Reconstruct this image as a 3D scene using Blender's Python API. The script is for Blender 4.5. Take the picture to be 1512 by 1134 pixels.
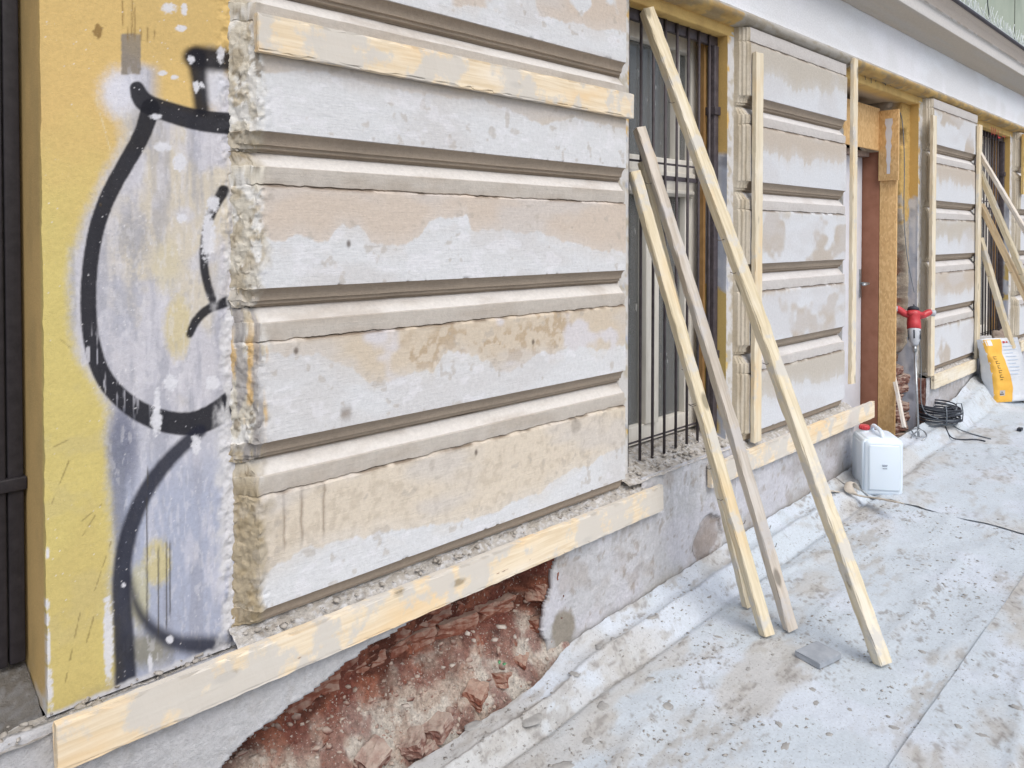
import bpy, bmesh, math, random
import numpy as np
from mathutils import Vector, Matrix

random.seed(7)
rng = np.random.default_rng(11)
scene = bpy.context.scene
for o in list(bpy.data.objects):
    bpy.data.objects.remove(o)

# ------------------------------------------------------------------ camera
D = 2.005          # camera distance from the block faces (wall plane y = 0)
EZ = 1.72          # eye height above the pavement datum
FPX = 1136.0       # focal length in pixels of a 1512 px wide frame
YAW = math.radians(45.3)    # angle between view direction and the wall
PITCH = math.radians(1.07)
SHIFT = -196.0     # vertical lens shift, px
fw = Vector((math.cos(YAW) * math.cos(PITCH), math.sin(YAW) * math.cos(PITCH), -math.sin(PITCH)))
rt = Vector((math.sin(YAW), -math.cos(YAW), 0))
up = rt.cross(fw)
cam_d = bpy.data.cameras.new('camera')
cam = bpy.data.objects.new('camera', cam_d)
scene.collection.objects.link(cam)
cam_d.sensor_width = 36.0
cam_d.lens = 36.0 * FPX / 1512.0
cam_d.shift_y = SHIFT / 1512.0
cam_d.clip_start = 0.05
cam_d.clip_end = 500
cam.matrix_world = Matrix(((rt.x, up.x, -fw.x, 0), (rt.y, up.y, -fw.y, -D), (rt.z, up.z, -fw.z, EZ), (0, 0, 0, 1)))
scene.camera = cam
scene.render.resolution_x = 1024
scene.render.resolution_y = 768

# ------------------------------------------------------------------ light: overcast daylight
SUN_EL, SUN_AZ = math.radians(52), math.radians(-18)   # azimuth measured from -y towards +x
sv = Vector((math.sin(SUN_AZ) * math.cos(SUN_EL), -math.cos(SUN_AZ) * math.cos(SUN_EL), math.sin(SUN_EL)))
world = bpy.data.worlds.new('World')
scene.world = world
world.use_nodes = True
wn, wl = world.node_tree.nodes, world.node_tree.links
bg = wn['Background']
sky = wn.new('ShaderNodeTexSky')
sky.sky_type = 'NISHITA'
sky.sun_disc = False
sky.sun_elevation = SUN_EL
sky.sun_rotation = math.atan2(sv.x, sv.y)
sky.air_density = 1.0
sky.dust_density = 3.0
sky.ozone_density = 1.0
hs = wn.new('ShaderNodeHueSaturation')
hs.inputs['Saturation'].default_value = 0.84
wl.new(sky.outputs[0], hs.inputs['Color'])
wl.new(hs.outputs[0], bg.inputs['Color'])
bg.inputs['Strength'].default_value = 0.12
sun_d = bpy.data.lights.new('sun', 'SUN')
sun_d.energy = 1.2
sun_d.angle = math.radians(40)
sun_d.color = (1.0, 1.0, 0.965)
sun = bpy.data.objects.new('sun', sun_d)
scene.collection.objects.link(sun)
sun.rotation_euler = sv.to_track_quat('Z', 'Y').to_euler()
sun.location = (0, -6, 8)
vs = scene.view_settings
vs.view_transform = 'Standard'
vs.look = 'None'
vs.gamma = 1.0
vs.use_curve_mapping = False
vs.exposure = 0.49

# ------------------------------------------------------------------ projection helpers
def ray(X, v):
    return rt * (X - 756.0) + up * ((567.0 - v) + SHIFT) + fw * FPX
def P(X, v, y=0.0):
    """pixel -> point on the plane y = const"""
    d = ray(X, v)
    t = (y + D) / d.y
    return Vector((0, -D, EZ)) + d * t
def gz(x, y=0.0):
    """pavement height (rises gently along the wall)"""
    return 0.035 * (np.minimum(x, 14.0) - 1.5) + 0.012 * np.minimum(y, 0)
def G(X, v, dz=0.0):
    """pixel -> point on the pavement"""
    d = ray(X, v)
    o = Vector((0, -D, EZ))
    t = 1.6 / FPX
    for _ in range(40):
        p = o + d * t
        h = float(gz(p.x, p.y)) + dz
        t *= (EZ - h) / max(EZ - p.z, 1e-6)
    return o + d * t
def proj(V):
    V = np.asarray(V, float)
    q = V - np.array([0, -D, EZ])
    a = q @ np.array(rt); b = q @ np.array(up); c = np.maximum(q @ np.array(fw), 1e-3)
    return 756 + FPX * a / c, 567 + SHIFT - FPX * b / c

# ------------------------------------------------------------------ noise (numpy value noise)
def _h(ix, iy, iz, s):
    n = (ix * 374761393 + iy * 668265263 + iz * 2147483647 + s * 1274126177) & 0xFFFFFFFF
    n = ((n ^ (n >> 13)) * 1274126177) & 0xFFFFFFFF
    n = ((n ^ (n >> 16)) * 2246822519) & 0xFFFFFFFF
    return ((n ^ (n >> 15)) & 0xFFFF) / 65535.0
def vnoise(x, y, z=0.0, s=0):
    x, y, z = np.broadcast_arrays(np.asarray(x, float), np.asarray(y, float), np.asarray(z, float))
    ix, iy, iz = np.floor(x).astype(np.int64), np.floor(y).astype(np.int64), np.floor(z).astype(np.int64)
    fx, fy, fz = x - ix, y - iy, z - iz
    fx = fx * fx * (3 - 2 * fx); fy = fy * fy * (3 - 2 * fy); fz = fz * fz * (3 - 2 * fz)
    r = 0
    for a in (0, 1):
        for b in (0, 1):
            for c in (0, 1):
                w = (fx if a else 1 - fx) * (fy if b else 1 - fy) * (fz if c else 1 - fz)
                r = r + w * _h(ix + a, iy + b, iz + c, s)
    return r
def fbm(x, y, z=0.0, oct=4, s=0, gain=0.5):
    r, a, t = 0, 1.0, 0.0
    x = np.asarray(x, float); y = np.asarray(y, float); z = np.asarray(z, float)
    for i in range(oct):
        r = r + a * vnoise(x * 2 ** i + 17.3 * i, y * 2 ** i + 5.1 * i, z * 2 ** i, s + i)
        t += a; a *= gain
    return r / t
def sstep(a, b, x):
    t = np.clip((x - a) / (b - a), 0, 1)
    return t * t * (3 - 2 * t)
def lin(r, g, b, k=1.0):
    def f(c):
        c = c / 255.0
        return (c / 12.92 if c <= 0.04045 else ((c + 0.055) / 1.055) ** 2.4) * k
    c = np.array([f(r), f(g), f(b)])
    return c * .88 + .12 * (c @ np.array([.3, .55, .15]))
def mixc(c, d, m):
    m = np.clip(np.asarray(m), 0, 1)[..., None]
    return c * (1 - m) + np.asarray(d) * m
def segdist(X, Y, pts, widths=None):
    """distance to a polyline minus its local half-width"""
    best = np.full(np.shape(X), 1e9)
    for i in range(len(pts) - 1):
        (ax, ay), (bx, by) = pts[i], pts[i + 1]
        dx, dy = bx - ax, by - ay
        t = np.clip(((X - ax) * dx + (Y - ay) * dy) / (dx * dx + dy * dy + 1e-9), 0, 1)
        w = 0 if widths is None else widths[i] * (1 - t) + widths[i + 1] * t
        best = np.minimum(best, np.hypot(X - ax - t * dx, Y - ay - t * dy) - w)
    return best
def smooth(pts, n=3):
    """Chaikin smoothing of a polyline"""
    for _ in range(n):
        q = [pts[0]]
        for a, b in zip(pts[:-1], pts[1:]):
            q.append(tuple(.75 * i + .25 * j for i, j in zip(a, b)))
            q.append(tuple(.25 * i + .75 * j for i, j in zip(a, b)))
        q.append(pts[-1]); pts = q
    return pts

# ------------------------------------------------------------------ materials
def nodes_of(name):
    m = bpy.data.materials.new(name)
    m.use_nodes = True
    n, l = m.node_tree.nodes, m.node_tree.links
    return m, n, l, n['Principled BSDF']
def add_bump(n, l, b, layers, coord='Object'):
    tc = n.new('ShaderNodeTexCoord')
    prev = None
    for sc, st, dist in layers:
        t = n.new('ShaderNodeTexNoise'); t.inputs['Scale'].default_value = sc
        t.inputs['Detail'].default_value = 5; t.inputs['Roughness'].default_value = .65
        l.new(tc.outputs[coord], t.inputs['Vector'])
        bp = n.new('ShaderNodeBump'); bp.inputs['Strength'].default_value = st
        bp.inputs['Distance'].default_value = dist
        l.new(t.outputs['Fac'], bp.inputs['Height'])
        if prev: l.new(prev.outputs[0], bp.inputs['Normal'])
        prev = bp
    if prev: l.new(prev.outputs[0], b.inputs['Normal'])
def mat_vc(name, rough=.9, var=.12, vscale=30, bumps=((45, .35, .004), (220, .3, .0015)), spec=.2, specks=None, trowel=False):
    """colour from the painted attribute 'Col', fine grain from noise; optional small specks"""
    m, n, l, b = nodes_of(name)
    at = n.new('ShaderNodeAttribute'); at.attribute_name = 'Col'
    tc = n.new('ShaderNodeTexCoord')
    t = n.new('ShaderNodeTexNoise'); t.inputs['Scale'].default_value = vscale
    t.inputs['Detail'].default_value = 8; t.inputs['Roughness'].default_value = .7
    l.new(tc.outputs['Object'], t.inputs['Vector'])
    mr = n.new('ShaderNodeMapRange'); mr.inputs[1].default_value = .3; mr.inputs[2].default_value = .7
    mr.inputs[3].default_value = 1 - var; mr.inputs[4].default_value = 1 + var
    l.new(t.outputs['Fac'], mr.inputs[0])
    mx = n.new('ShaderNodeVectorMath'); mx.operation = 'SCALE'
    l.new(at.outputs['Color'], mx.inputs[0]); l.new(mr.outputs[0], mx.inputs['Scale'])
    out = mx.outputs[0]
    for sp in (specks or []):
        sc, th, col, amt = sp
        t2 = n.new('ShaderNodeTexNoise'); t2.inputs['Scale'].default_value = sc
        t2.inputs['Detail'].default_value = 3; t2.inputs['Roughness'].default_value = .6
        l.new(tc.outputs['Object'], t2.inputs['Vector'])
        m2 = n.new('ShaderNodeMapRange'); m2.inputs[1].default_value = th; m2.inputs[2].default_value = th + .035
        m2.inputs[4].default_value = amt
        l.new(t2.outputs['Fac'], m2.inputs[0])
        mm = n.new('ShaderNodeMix'); mm.data_type = 'RGBA'
        l.new(m2.outputs[0], mm.inputs[0]); l.new(out, mm.inputs[6])
        mm.inputs[7].default_value = (*col, 1)
        out = mm.outputs[2]
    l.new(out, b.inputs['Base Color'])
    b.inputs['Roughness'].default_value = rough
    b.inputs['Specular IOR Level'].default_value = spec
    add_bump(n, l, b, bumps)
    if trowel:     # drawn trowel marks along the wall
        mp = n.new('ShaderNodeMapping'); mp.inputs['Scale'].default_value = (7, 30, 70)
        l.new(tc.outputs['Object'], mp.inputs[0])
        t4 = n.new('ShaderNodeTexNoise'); t4.inputs['Scale'].default_value = 2.2; t4.inputs['Detail'].default_value = 5
        l.new(mp.outputs[0], t4.inputs['Vector'])
        b4 = n.new('ShaderNodeBump'); b4.inputs['Strength'].default_value = .28; b4.inputs['Distance'].default_value = .004
        l.new(t4.outputs['Fac'], b4.inputs['Height'])
        l.new(b.inputs['Normal'].links[0].from_socket, b4.inputs['Normal'])
        l.new(b4.outputs[0], b.inputs['Normal'])
    return m
def mat_noise(name, c1, c2, scale=8, rough=.85, bumps=((60, .3, .003),), metallic=0.0, spec=.3, stretch=None, detail=6):
    m, n, l, b = nodes_of(name)
    tc = n.new('ShaderNodeTexCoord')
    mp = n.new('ShaderNodeMapping')
    if stretch: mp.inputs['Scale'].default_value = stretch
    l.new(tc.outputs['Object'], mp.inputs[0])
    t = n.new('ShaderNodeTexNoise'); t.inputs['Scale'].default_value = scale
    t.inputs['Detail'].default_value = detail; t.inputs['Roughness'].default_value = .65
    l.new(mp.outputs[0], t.inputs['Vector'])
    r = n.new('ShaderNodeValToRGB')
    r.color_ramp.elements[0].position = .32; r.color_ramp.elements[1].position = .68
    r.color_ramp.elements[0].color = (*c1, 1); r.color_ramp.elements[1].color = (*c2, 1)
    l.new(t.outputs['Fac'], r.inputs[0])
    l.new(r.outputs[0], b.inputs['Base Color'])
    b.inputs['Roughness'].default_value = rough
    b.inputs['Metallic'].default_value = metallic
    b.inputs['Specular IOR Level'].default_value = spec
    add_bump(n, l, b, bumps)
    return m
def mat_wood(name, c1, c2, stain=None, stain_th=.6, stain_scale=6, knots=True, rough=.8):
    """long grain along local X, knots, plaster stains with ragged edges"""
    m, n, l, b = nodes_of(name)
    tc = n.new('ShaderNodeTexCoord'); oi = n.new('ShaderNodeObjectInfo')
    off = n.new('ShaderNodeVectorMath'); off.operation = 'ADD'
    sc = n.new('ShaderNodeVectorMath'); sc.operation = 'SCALE'; sc.inputs[0].default_value = (31.7, 17.3, 9.1)
    l.new(oi.outputs['Random'], sc.inputs['Scale'])
    l.new(tc.outputs['Object'], off.inputs[0]); l.new(sc.outputs[0], off.inputs[1])
    mp = n.new('ShaderNodeMapping'); mp.inputs['Scale'].default_value = (1.2, 26, 26)
    l.new(off.outputs[0], mp.inputs[0])
    t = n.new('ShaderNodeTexNoise'); t.inputs['Scale'].default_value = 3
    t.inputs['Detail'].default_value = 8; t.inputs['Distortion'].default_value = .6
    l.new(mp.outputs[0], t.inputs['Vector'])
    r = n.new('ShaderNodeValToRGB')
    r.color_ramp.elements[0].position = .36; r.color_ramp.elements[1].position = .62
    r.color_ramp.elements[0].color = (*c1, 1); r.color_ramp.elements[1].color = (*c2, 1)
    l.new(t.outputs['Fac'], r.inputs[0])
    out = r.outputs[0]
    tv = n.new('ShaderNodeTexNoise'); tv.inputs['Scale'].default_value = 2.6; tv.inputs['Detail'].default_value = 6
    mv = n.new('ShaderNodeMapping'); mv.inputs['Scale'].default_value = (.8, 2.5, 2.5)
    l.new(off.outputs[0], mv.inputs[0]); l.new(mv.outputs[0], tv.inputs['Vector'])
    for lo, hi, col_, am in ((.56, .68, np.array(c2) * np.array([.98, .80, .55]), .55), (.44, .34, np.array(c2) * .5 + .42, .5)):
        rv = n.new('ShaderNodeMapRange'); rv.inputs[1].default_value = lo; rv.inputs[2].default_value = hi; rv.inputs[4].default_value = am
        l.new(tv.outputs['Fac'], rv.inputs[0])
        mv2 = n.new('ShaderNodeMix'); mv2.data_type = 'RGBA'; mv2.inputs[7].default_value = (*np.clip(col_, 0, .85), 1)
        l.new(rv.outputs[0], mv2.inputs[0]); l.new(out, mv2.inputs[6]); out = mv2.outputs[2]
    if knots:
        mk = n.new('ShaderNodeMapping'); mk.inputs['Scale'].default_value = (3.2, 9, 9)
        l.new(off.outputs[0], mk.inputs[0])
        vo = n.new('ShaderNodeTexVoronoi'); vo.inputs['Scale'].default_value = 1.0
        l.new(mk.outputs[0], vo.inputs['Vector'])
        kr = n.new('ShaderNodeMapRange'); kr.inputs[1].default_value = .15; kr.inputs[2].default_value = .09
        kr.inputs[4].default_value = .75
        l.new(vo.outputs['Distance'], kr.inputs[0])
        mm = n.new('ShaderNodeMix'); mm.data_type = 'RGBA'
        l.new(kr.outputs[0], mm.inputs[0]); l.new(out, mm.inputs[6])
        mm.inputs[7].default_value = (*(np.array(c1) * .35), 1)
        out = mm.outputs[2]
    if stain is not None:
        ts = n.new('ShaderNodeTexNoise'); ts.inputs['Scale'].default_value = stain_scale
        ts.inputs['Detail'].default_value = 9; ts.inputs['Roughness'].default_value = .62
        l.new(off.outputs[0], ts.inputs['Vector'])
        sr = n.new('ShaderNodeMapRange'); sr.inputs[1].default_value = stain_th; sr.inputs[2].default_value = stain_th + .06
        sr.inputs[4].default_value = .85
        l.new(ts.outputs['Fac'], sr.inputs[0])
        mm = n.new('ShaderNodeMix'); mm.data_type = 'RGBA'
        l.new(sr.outputs[0], mm.inputs[0]); l.new(out, mm.inputs[6]); mm.inputs[7].default_value = (*stain, 1)
        out = mm.outputs[2]
    l.new(out, b.inputs['Base Color'])
    b.inputs['Roughness'].default_value = rough
    b.inputs['Specular IOR Level'].default_value = .25
    bp = n.new('ShaderNodeBump'); bp.inputs['Strength'].default_value = .35; bp.inputs['Distance'].default_value = .002
    l.new(t.outputs['Fac'], bp.inputs['Height'])
    t3 = n.new('ShaderNodeTexNoise'); t3.inputs['Scale'].default_value = 90; t3.inputs['Detail'].default_value = 4
    l.new(off.outputs[0], t3.inputs['Vector'])
    b2 = n.new('ShaderNodeBump'); b2.inputs['Strength'].default_value = .25; b2.inputs['Distance'].default_value = .002
    l.new(t3.outputs['Fac'], b2.inputs['Height']); l.new(bp.outputs[0], b2.inputs['Normal'])
    l.new(b2.outputs[0], b.inputs['Normal'])
    return m

M = {}
M['plaster'] = mat_vc('plaster', var=.09, vscale=70, bumps=((24, .2, .004), (110, .4, .003), (300, .45, .0016)), trowel=True,
                      specks=[(150, .70, tuple(lin(150, 136, 120)), .45), (60, .76, tuple(lin(120, 104, 88)), .6)])
M['mortar'] = mat_vc('rough_mortar', var=.16, vscale=45, bumps=((60, .9, .010), (200, .9, .006)))
M['paint'] = mat_vc('painted_wall', rough=.75, var=.08, vscale=110, bumps=((120, .5, .002), (330, .6, .0015)),
                    specks=[(300, .70, tuple(lin(225, 222, 225)), .6), (110, .75, tuple(lin(90, 78, 60)), .7)])
M['concrete'] = mat_vc('plinth_render', var=.14, vscale=60, bumps=((34, .6, .008), (130, .8, .005), (330, .6, .002)),
                       specks=[(120, .72, tuple(lin(150, 144, 140)), .4)])
M['sheet'] = mat_vc('fleece_sheet', rough=.85, var=.10, vscale=90, bumps=((16, .25, .01), (120, .5, .003), (340, .6, .0014)),
                    specks=[(38, .665, tuple(lin(168, 164, 158, .8)), .6), (75, .64, tuple(lin(150, 146, 142, .8)), .65), (150, .635, tuple(lin(138, 134, 130, .8)), .6)])
M['earth'] = mat_vc('brick_rubble', var=.42, vscale=75, bumps=((40, .9, .012), (130, 1.0, .008), (300, .8, .004)),
                    specks=[(95, .62, tuple(lin(196, 186, 174)), .75), (140, .64, tuple(lin(70, 42, 34)), .6), (60, .66, tuple(lin(150, 92, 70)), .7)])
def mat_dusty(name, c1, c2, dust, amt):
    """broken brick with pale dust lying on its upward faces and in patches"""
    m = mat_noise(name, c1, c2, 14, .94, ((36, .9, .010), (150, .7, .004)))
    n, l = m.node_tree.nodes, m.node_tree.links
    b = n['Principled BSDF']
    src = b.inputs['Base Color'].links[0].from_socket
    g = n.new('ShaderNodeNewGeometry'); sx = n.new('ShaderNodeSeparateXYZ'); l.new(g.outputs['Normal'], sx.inputs[0])
    tc = n.new('ShaderNodeTexCoord'); t = n.new('ShaderNodeTexNoise'); t.inputs['Scale'].default_value = 28; t.inputs['Detail'].default_value = 8
    l.new(tc.outputs['Object'], t.inputs['Vector'])
    a = n.new('ShaderNodeMath'); a.operation = 'MULTIPLY_ADD'; a.inputs[1].default_value = .28
    l.new(sx.outputs[2], a.inputs[0]); l.new(t.outputs['Fac'], a.inputs[2])
    r_ = n.new('ShaderNodeMapRange'); r_.inputs[1].default_value = .42; r_.inputs[2].default_value = .78; r_.inputs[4].default_value = amt
    l.new(a.outputs[0], r_.inputs[0])
    mx = n.new('ShaderNodeMix'); mx.data_type = 'RGBA'; mx.inputs[7].default_value = (*dust, 1)
    l.new(r_.outputs[0], mx.inputs[0]); l.new(src, mx.inputs[6]); l.new(mx.outputs[2], b.inputs['Base Color'])
    return m
M['brick'] = mat_dusty('red_brick', lin(118, 64, 48), lin(156, 94, 70), lin(180, 156, 138), .8)
M['old_brick'] = mat_dusty('dusty_brick', lin(110, 66, 56), lin(150, 108, 94), lin(178, 160, 146), .9)
M['stone'] = mat_noise('mortar_crumb', lin(150, 142, 132), lin(186, 180, 172), 20, .95, ((80, .5, .003),))
M['wetcrumb'] = mat_noise('damp_mortar', lin(142, 141, 139), lin(170, 168, 164), 20, .9, ((80, .5, .003),))
M['dust'] = mat_noise('dusty_chip', lin(140, 118, 104), lin(186, 170, 156), 25, .95, ((80, .5, .003),))
M['chip'] = mat_noise('plaster_chip', lin(165, 150, 138), lin(205, 196, 186), 25, .95, ((80, .5, .003),))
plaster_stain = lin(205, 200, 192)
M['board'] = mat_wood('spruce_board', lin(222, 200, 164), lin(236, 219, 190), plaster_stain, .47, 5.5)
M['board_clean'] = mat_wood('spruce_batten', lin(216, 200, 170), lin(230, 218, 192), plaster_stain, .60, 5)
M['prop'] = mat_wood('spruce_prop', lin(206, 190, 154), lin(226, 213, 184), lin(204, 200, 192), .55, 7)
M['prop_grey'] = mat_wood('weathered_prop', lin(196, 184, 168), lin(218, 208, 195), lin(206, 201, 198), .56, 7)
M['osb'] = mat_noise('osb', lin(150, 106, 56), lin(208, 164, 100), 26, .8, ((60, .4, .003),), stretch=(1, 1, .35), detail=3)
M['iron'] = mat_noise('grille_iron', lin(58, 51, 56), lin(84, 76, 80), 30, .55, ((120, .25, .001),), spec=.4)  # iron colour lightened, haze painted into the bars
M['iron_dark'] = mat_noise('dark_grille_iron', lin(34, 31, 35), lin(50, 46, 50), 30, .6, ((120, .25, .001),), spec=.3)
M['frame'] = mat_noise('old_window_paint', lin(206, 200, 188), lin(232, 228, 218), 14, .6, ((60, .3, .002),), stretch=(1, 1, .2))
M['frame_ochre'] = mat_noise('ochre_window_paint', lin(150, 110, 58), lin(176, 134, 76), 14, .6, ((60, .3, .002),))
M['curtain'] = mat_noise('curtain', lin(200, 214, 222), lin(222, 232, 238), 4, .9, ((30, .2, .002),), stretch=(8, 8, .4))
M['blind'] = mat_noise('grey_blind', lin(222, 220, 228), lin(232, 230, 238), 4, .9, ())
M['room'] = mat_noise('room_wall', lin(70, 68, 66), lin(84, 82, 80), 3, .95, ())
M['doorbrown'] = mat_noise('brown_door_frame', lin(140, 90, 66), lin(156, 104, 80), 10, .55, ((60, .2, .001),))
M['doorwhite'] = mat_noise('white_door', lin(205, 206, 214), lin(220, 221, 228), 6, .5, ((40, .1, .001),))
M['steel'] = mat_noise('zinc_steel', lin(150, 156, 160), lin(182, 186, 190), 40, .35, ((80, .1, .001),), metallic=.8)
M['greenwall'] = mat_noise('green_render', lin(160, 172, 156), lin(172, 182, 166), 5, .9, ((160, .2, .002),))
M['line_dark'] = mat_noise('dark_joint', lin(50, 54, 44), lin(64, 66, 56), 10, .9, ())
M['flashing'] = mat_noise('metal_flashing', lin(70, 66, 74), lin(92, 88, 94), 12, .5, ((60, .2, .001),), metallic=.3)
M['spike'] = mat_noise('clear_plastic', lin(200, 208, 206), lin(216, 222, 222), 20, .4, ())
M['paving'] = mat_noise('dusty_paving', lin(112, 106, 98), lin(140, 134, 126), 9, .95, ((40, .5, .006), (160, .4, .002)))
M['crumb'] = mat_noise('dry_mortar_crumb', lin(138, 135, 130), lin(172, 168, 162), 20, .95, ((80, .5, .003),))
M['tile'] = mat_noise('grey_slab', lin(142, 149, 158), lin(164, 170, 179), 16, .7, ((70, .3, .002),))
M['plastic_red'] = mat_noise('red_plastic', lin(190, 34, 44), lin(208, 50, 58), 30, .4, ((90, .1, .001),), spec=.5)
M['plastic_grey'] = mat_noise('grey_plastic', lin(172, 176, 184), lin(192, 196, 202), 30, .45, ((90, .1, .001),), spec=.5)
M['rubber'] = mat_noise('black_rubber', lin(44, 48, 58), lin(62, 66, 76), 30, .6, ((90, .2, .001),))
M['cable_grey'] = mat_noise('grey_cable', lin(96, 104, 114), lin(124, 132, 140), 30, .6, ((90, .2, .001),))
M['bag_yellow'] = mat_noise('yellow_print', lin(228, 168, 28), lin(236, 182, 48), 6, .6, ((14, .4, .01), (60, .2, .002)))
M['bag_white'] = mat_noise('white_paper', lin(205, 210, 218), lin(220, 224, 230), 6, .7, ((14, .5, .012), (60, .2, .002)))
M['bag_grey'] = mat_noise('grey_paper', lin(172, 170, 170), lin(190, 187, 185), 6, .8, ((14, .5, .012), (60, .2, .002)))
M['ink'] = mat_noise('dark_ink', lin(60, 52, 46), lin(72, 62, 54), 30, .7, ())
M['ink_red'] = mat_noise('red_ink', lin(190, 36, 44), lin(200, 46, 52), 30, .7, ())
M['ink_blue'] = mat_noise('blue_grey_ink', lin(120, 130, 150), lin(132, 142, 160), 30, .7, ())
M['ink_pale'] = mat_noise('pale_blue_print', lin(184, 200, 220), lin(192, 206, 224), 30, .7, ())
M['nail'] = mat_noise('steel_nail', lin(90, 84, 80), lin(120, 112, 106), 60, .5, (), metallic=.6)
M['green_glass'] = mat_noise('green_shard', lin(70, 140, 90), lin(110, 175, 125), 20, .3, ())

def mat_canister():
    m, n, l, b = nodes_of('canister_plastic')
    b.inputs['Base Color'].default_value = (.70, .78, .86, 1)
    b.inputs['Roughness'].default_value = .42
    b.inputs['Subsurface Weight'].default_value = .25
    b.inputs['Subsurface Radius'].default_value = (.03, .03, .035)
    add_bump(n, l, b, ((25, .06, .004),))
    return m
M['canister'] = mat_canister()
def mat_glass():
    m, n, l, b = nodes_of('window_glass')
    out = n['Material Output']
    tr = n.new('ShaderNodeBsdfTransparent'); tr.inputs[0].default_value = (.86, .89, .90, 1)
    gl = n.new('ShaderNodeBsdfGlossy'); gl.inputs['Roughness'].default_value = .06
    fr = n.new('ShaderNodeFresnel'); fr.inputs[0].default_value = 1.5
    mx = n.new('ShaderNodeMixShader')
    l.new(fr.outputs[0], mx.inputs[0]); l.new(tr.outputs[0], mx.inputs[1]); l.new(gl.outputs[0], mx.inputs[2])
    # dusty film and paint dabs with a shape of their own
    df = n.new('ShaderNodeBsdfDiffuse'); df.inputs[0].default_value = (*lin(190, 190, 188), 1)
    tc = n.new('ShaderNodeTexCoord'); t = n.new('ShaderNodeTexNoise'); t.inputs['Scale'].default_value = 22
    mp = n.new('ShaderNodeMapping'); mp.inputs['Scale'].default_value = (1, 1, .35)
    l.new(tc.outputs['Object'], mp.inputs[0]); l.new(mp.outputs[0], t.inputs['Vector'])
    r = n.new('ShaderNodeMapRange'); r.inputs[1].default_value = .68; r.inputs[2].default_value = .71
    r.inputs[3].default_value = .22; r.inputs[4].default_value = .8
    l.new(t.outputs['Fac'], r.inputs[0])
    m2 = n.new('ShaderNodeMixShader')
    l.new(r.outputs[0], m2.inputs[0]); l.new(mx.outputs[0], m2.inputs[1]); l.new(df.outputs[0], m2.inputs[2])
    l.new(m2.outputs[0], out.inputs[0])
    return m
M['glass'] = mat_glass()

# ------------------------------------------------------------------ object helpers
C = scene.collection
def tag(o, label=None, cat=None, group=None, kind=None):
    if label: o['label'] = label
    if cat: o['category'] = cat
    if group: o['group'] = group
    if kind: o['kind'] = kind
    return o
def empty(name, loc=(0, 0, 0), rot=(0, 0, 0)):
    o = bpy.data.objects.new(name, None)
    o.empty_display_size = .1
    C.objects.link(o); o.location = loc; o.rotation_euler = rot
    return o
def link(name, me, mat, parent=None, smooth_f=True):
    if mat is not None: me.materials.append(mat if not isinstance(mat, str) else M[mat])
    if smooth_f:
        me.polygons.foreach_set('use_smooth', np.ones(len(me.polygons), dtype=bool))
    o = bpy.data.objects.new(name, me)
    C.objects.link(o)
    if parent is not None: o.parent = parent
    return o
def mesh_np(name, V, F, mat, parent=None, col=None, smooth_f=True):
    me = bpy.data.meshes.new(name)
    V = np.asarray(V, np.float32); F = np.asarray(F, np.int32)
    k = F.shape[1]
    me.vertices.add(len(V)); me.vertices.foreach_set('co', V.ravel())
    me.loops.add(F.size); me.loops.foreach_set('vertex_index', F.ravel())
    me.polygons.add(len(F)); me.polygons.foreach_set('loop_start', np.arange(0, F.size, k, dtype=np.int32))
    me.update(calc_edges=True); me.validate()
    if col is not None:
        a = me.attributes.new('Col', 'FLOAT_COLOR', 'POINT')
        c4 = np.ones((len(V), 4), np.float32); c4[:, :3] = np.clip(col, .005, .95)
        a.data.foreach_set('color', c4.ravel())
    return link(name, me, mat, parent, smooth_f)
def grid_faces(nr, nc):
    i = np.arange(nr - 1)[:, None] * nc + np.arange(nc - 1)[None]
    return np.stack([i, i + 1, i + nc + 1, i + nc], -1).reshape(-1, 4)
def grid(name, PTS, mat, parent=None, col=None, flip=False, keep=None, sharp=None):
    nr, nc = PTS.shape[:2]
    F = grid_faces(nr, nc)
    if keep is not None: F = F[keep.reshape(-1)]
    if flip: F = F[:, ::-1]
    o = mesh_np(name, PTS.reshape(-1, 3), F, mat, parent, None if col is None else col.reshape(-1, 3))
    if sharp: o.data.set_sharp_from_angle(angle=math.radians(sharp))
    return o
def bm_obj(name, bm, mat, parent=None, smooth_f=False):
    me = bpy.data.meshes.new(name)
    bmesh.ops.recalc_face_normals(bm, faces=bm.faces)
    bm.to_mesh(me); bm.free()
    return link(name, me, mat, parent, smooth_f)
def box_bm(bm, x0, x1, y0, y1, z0, z1, bev=0.0):
    r = bmesh.ops.create_cube(bm, size=1)
    vs_ = r['verts']
    for v in vs_:
        v.co = Vector(((x0 + x1) / 2 + v.co.x * (x1 - x0), (y0 + y1) / 2 + v.co.y * (y1 - y0), (z0 + z1) / 2 + v.co.z * (z1 - z0)))
    if bev > 0:
        es = list({e for v in vs_ for e in v.link_edges})
        bmesh.ops.bevel(bm, geom=es, offset=bev, segments=2, affect='EDGES', profile=.6)
def box(name, x0, x1, y0, y1, z0, z1, mat, parent=None, bev=0.0):
    bm = bmesh.new()
    box_bm(bm, x0, x1, y0, y1, z0, z1, bev)
    return bm_obj(name, bm, mat, parent, bev > 0)
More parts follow.
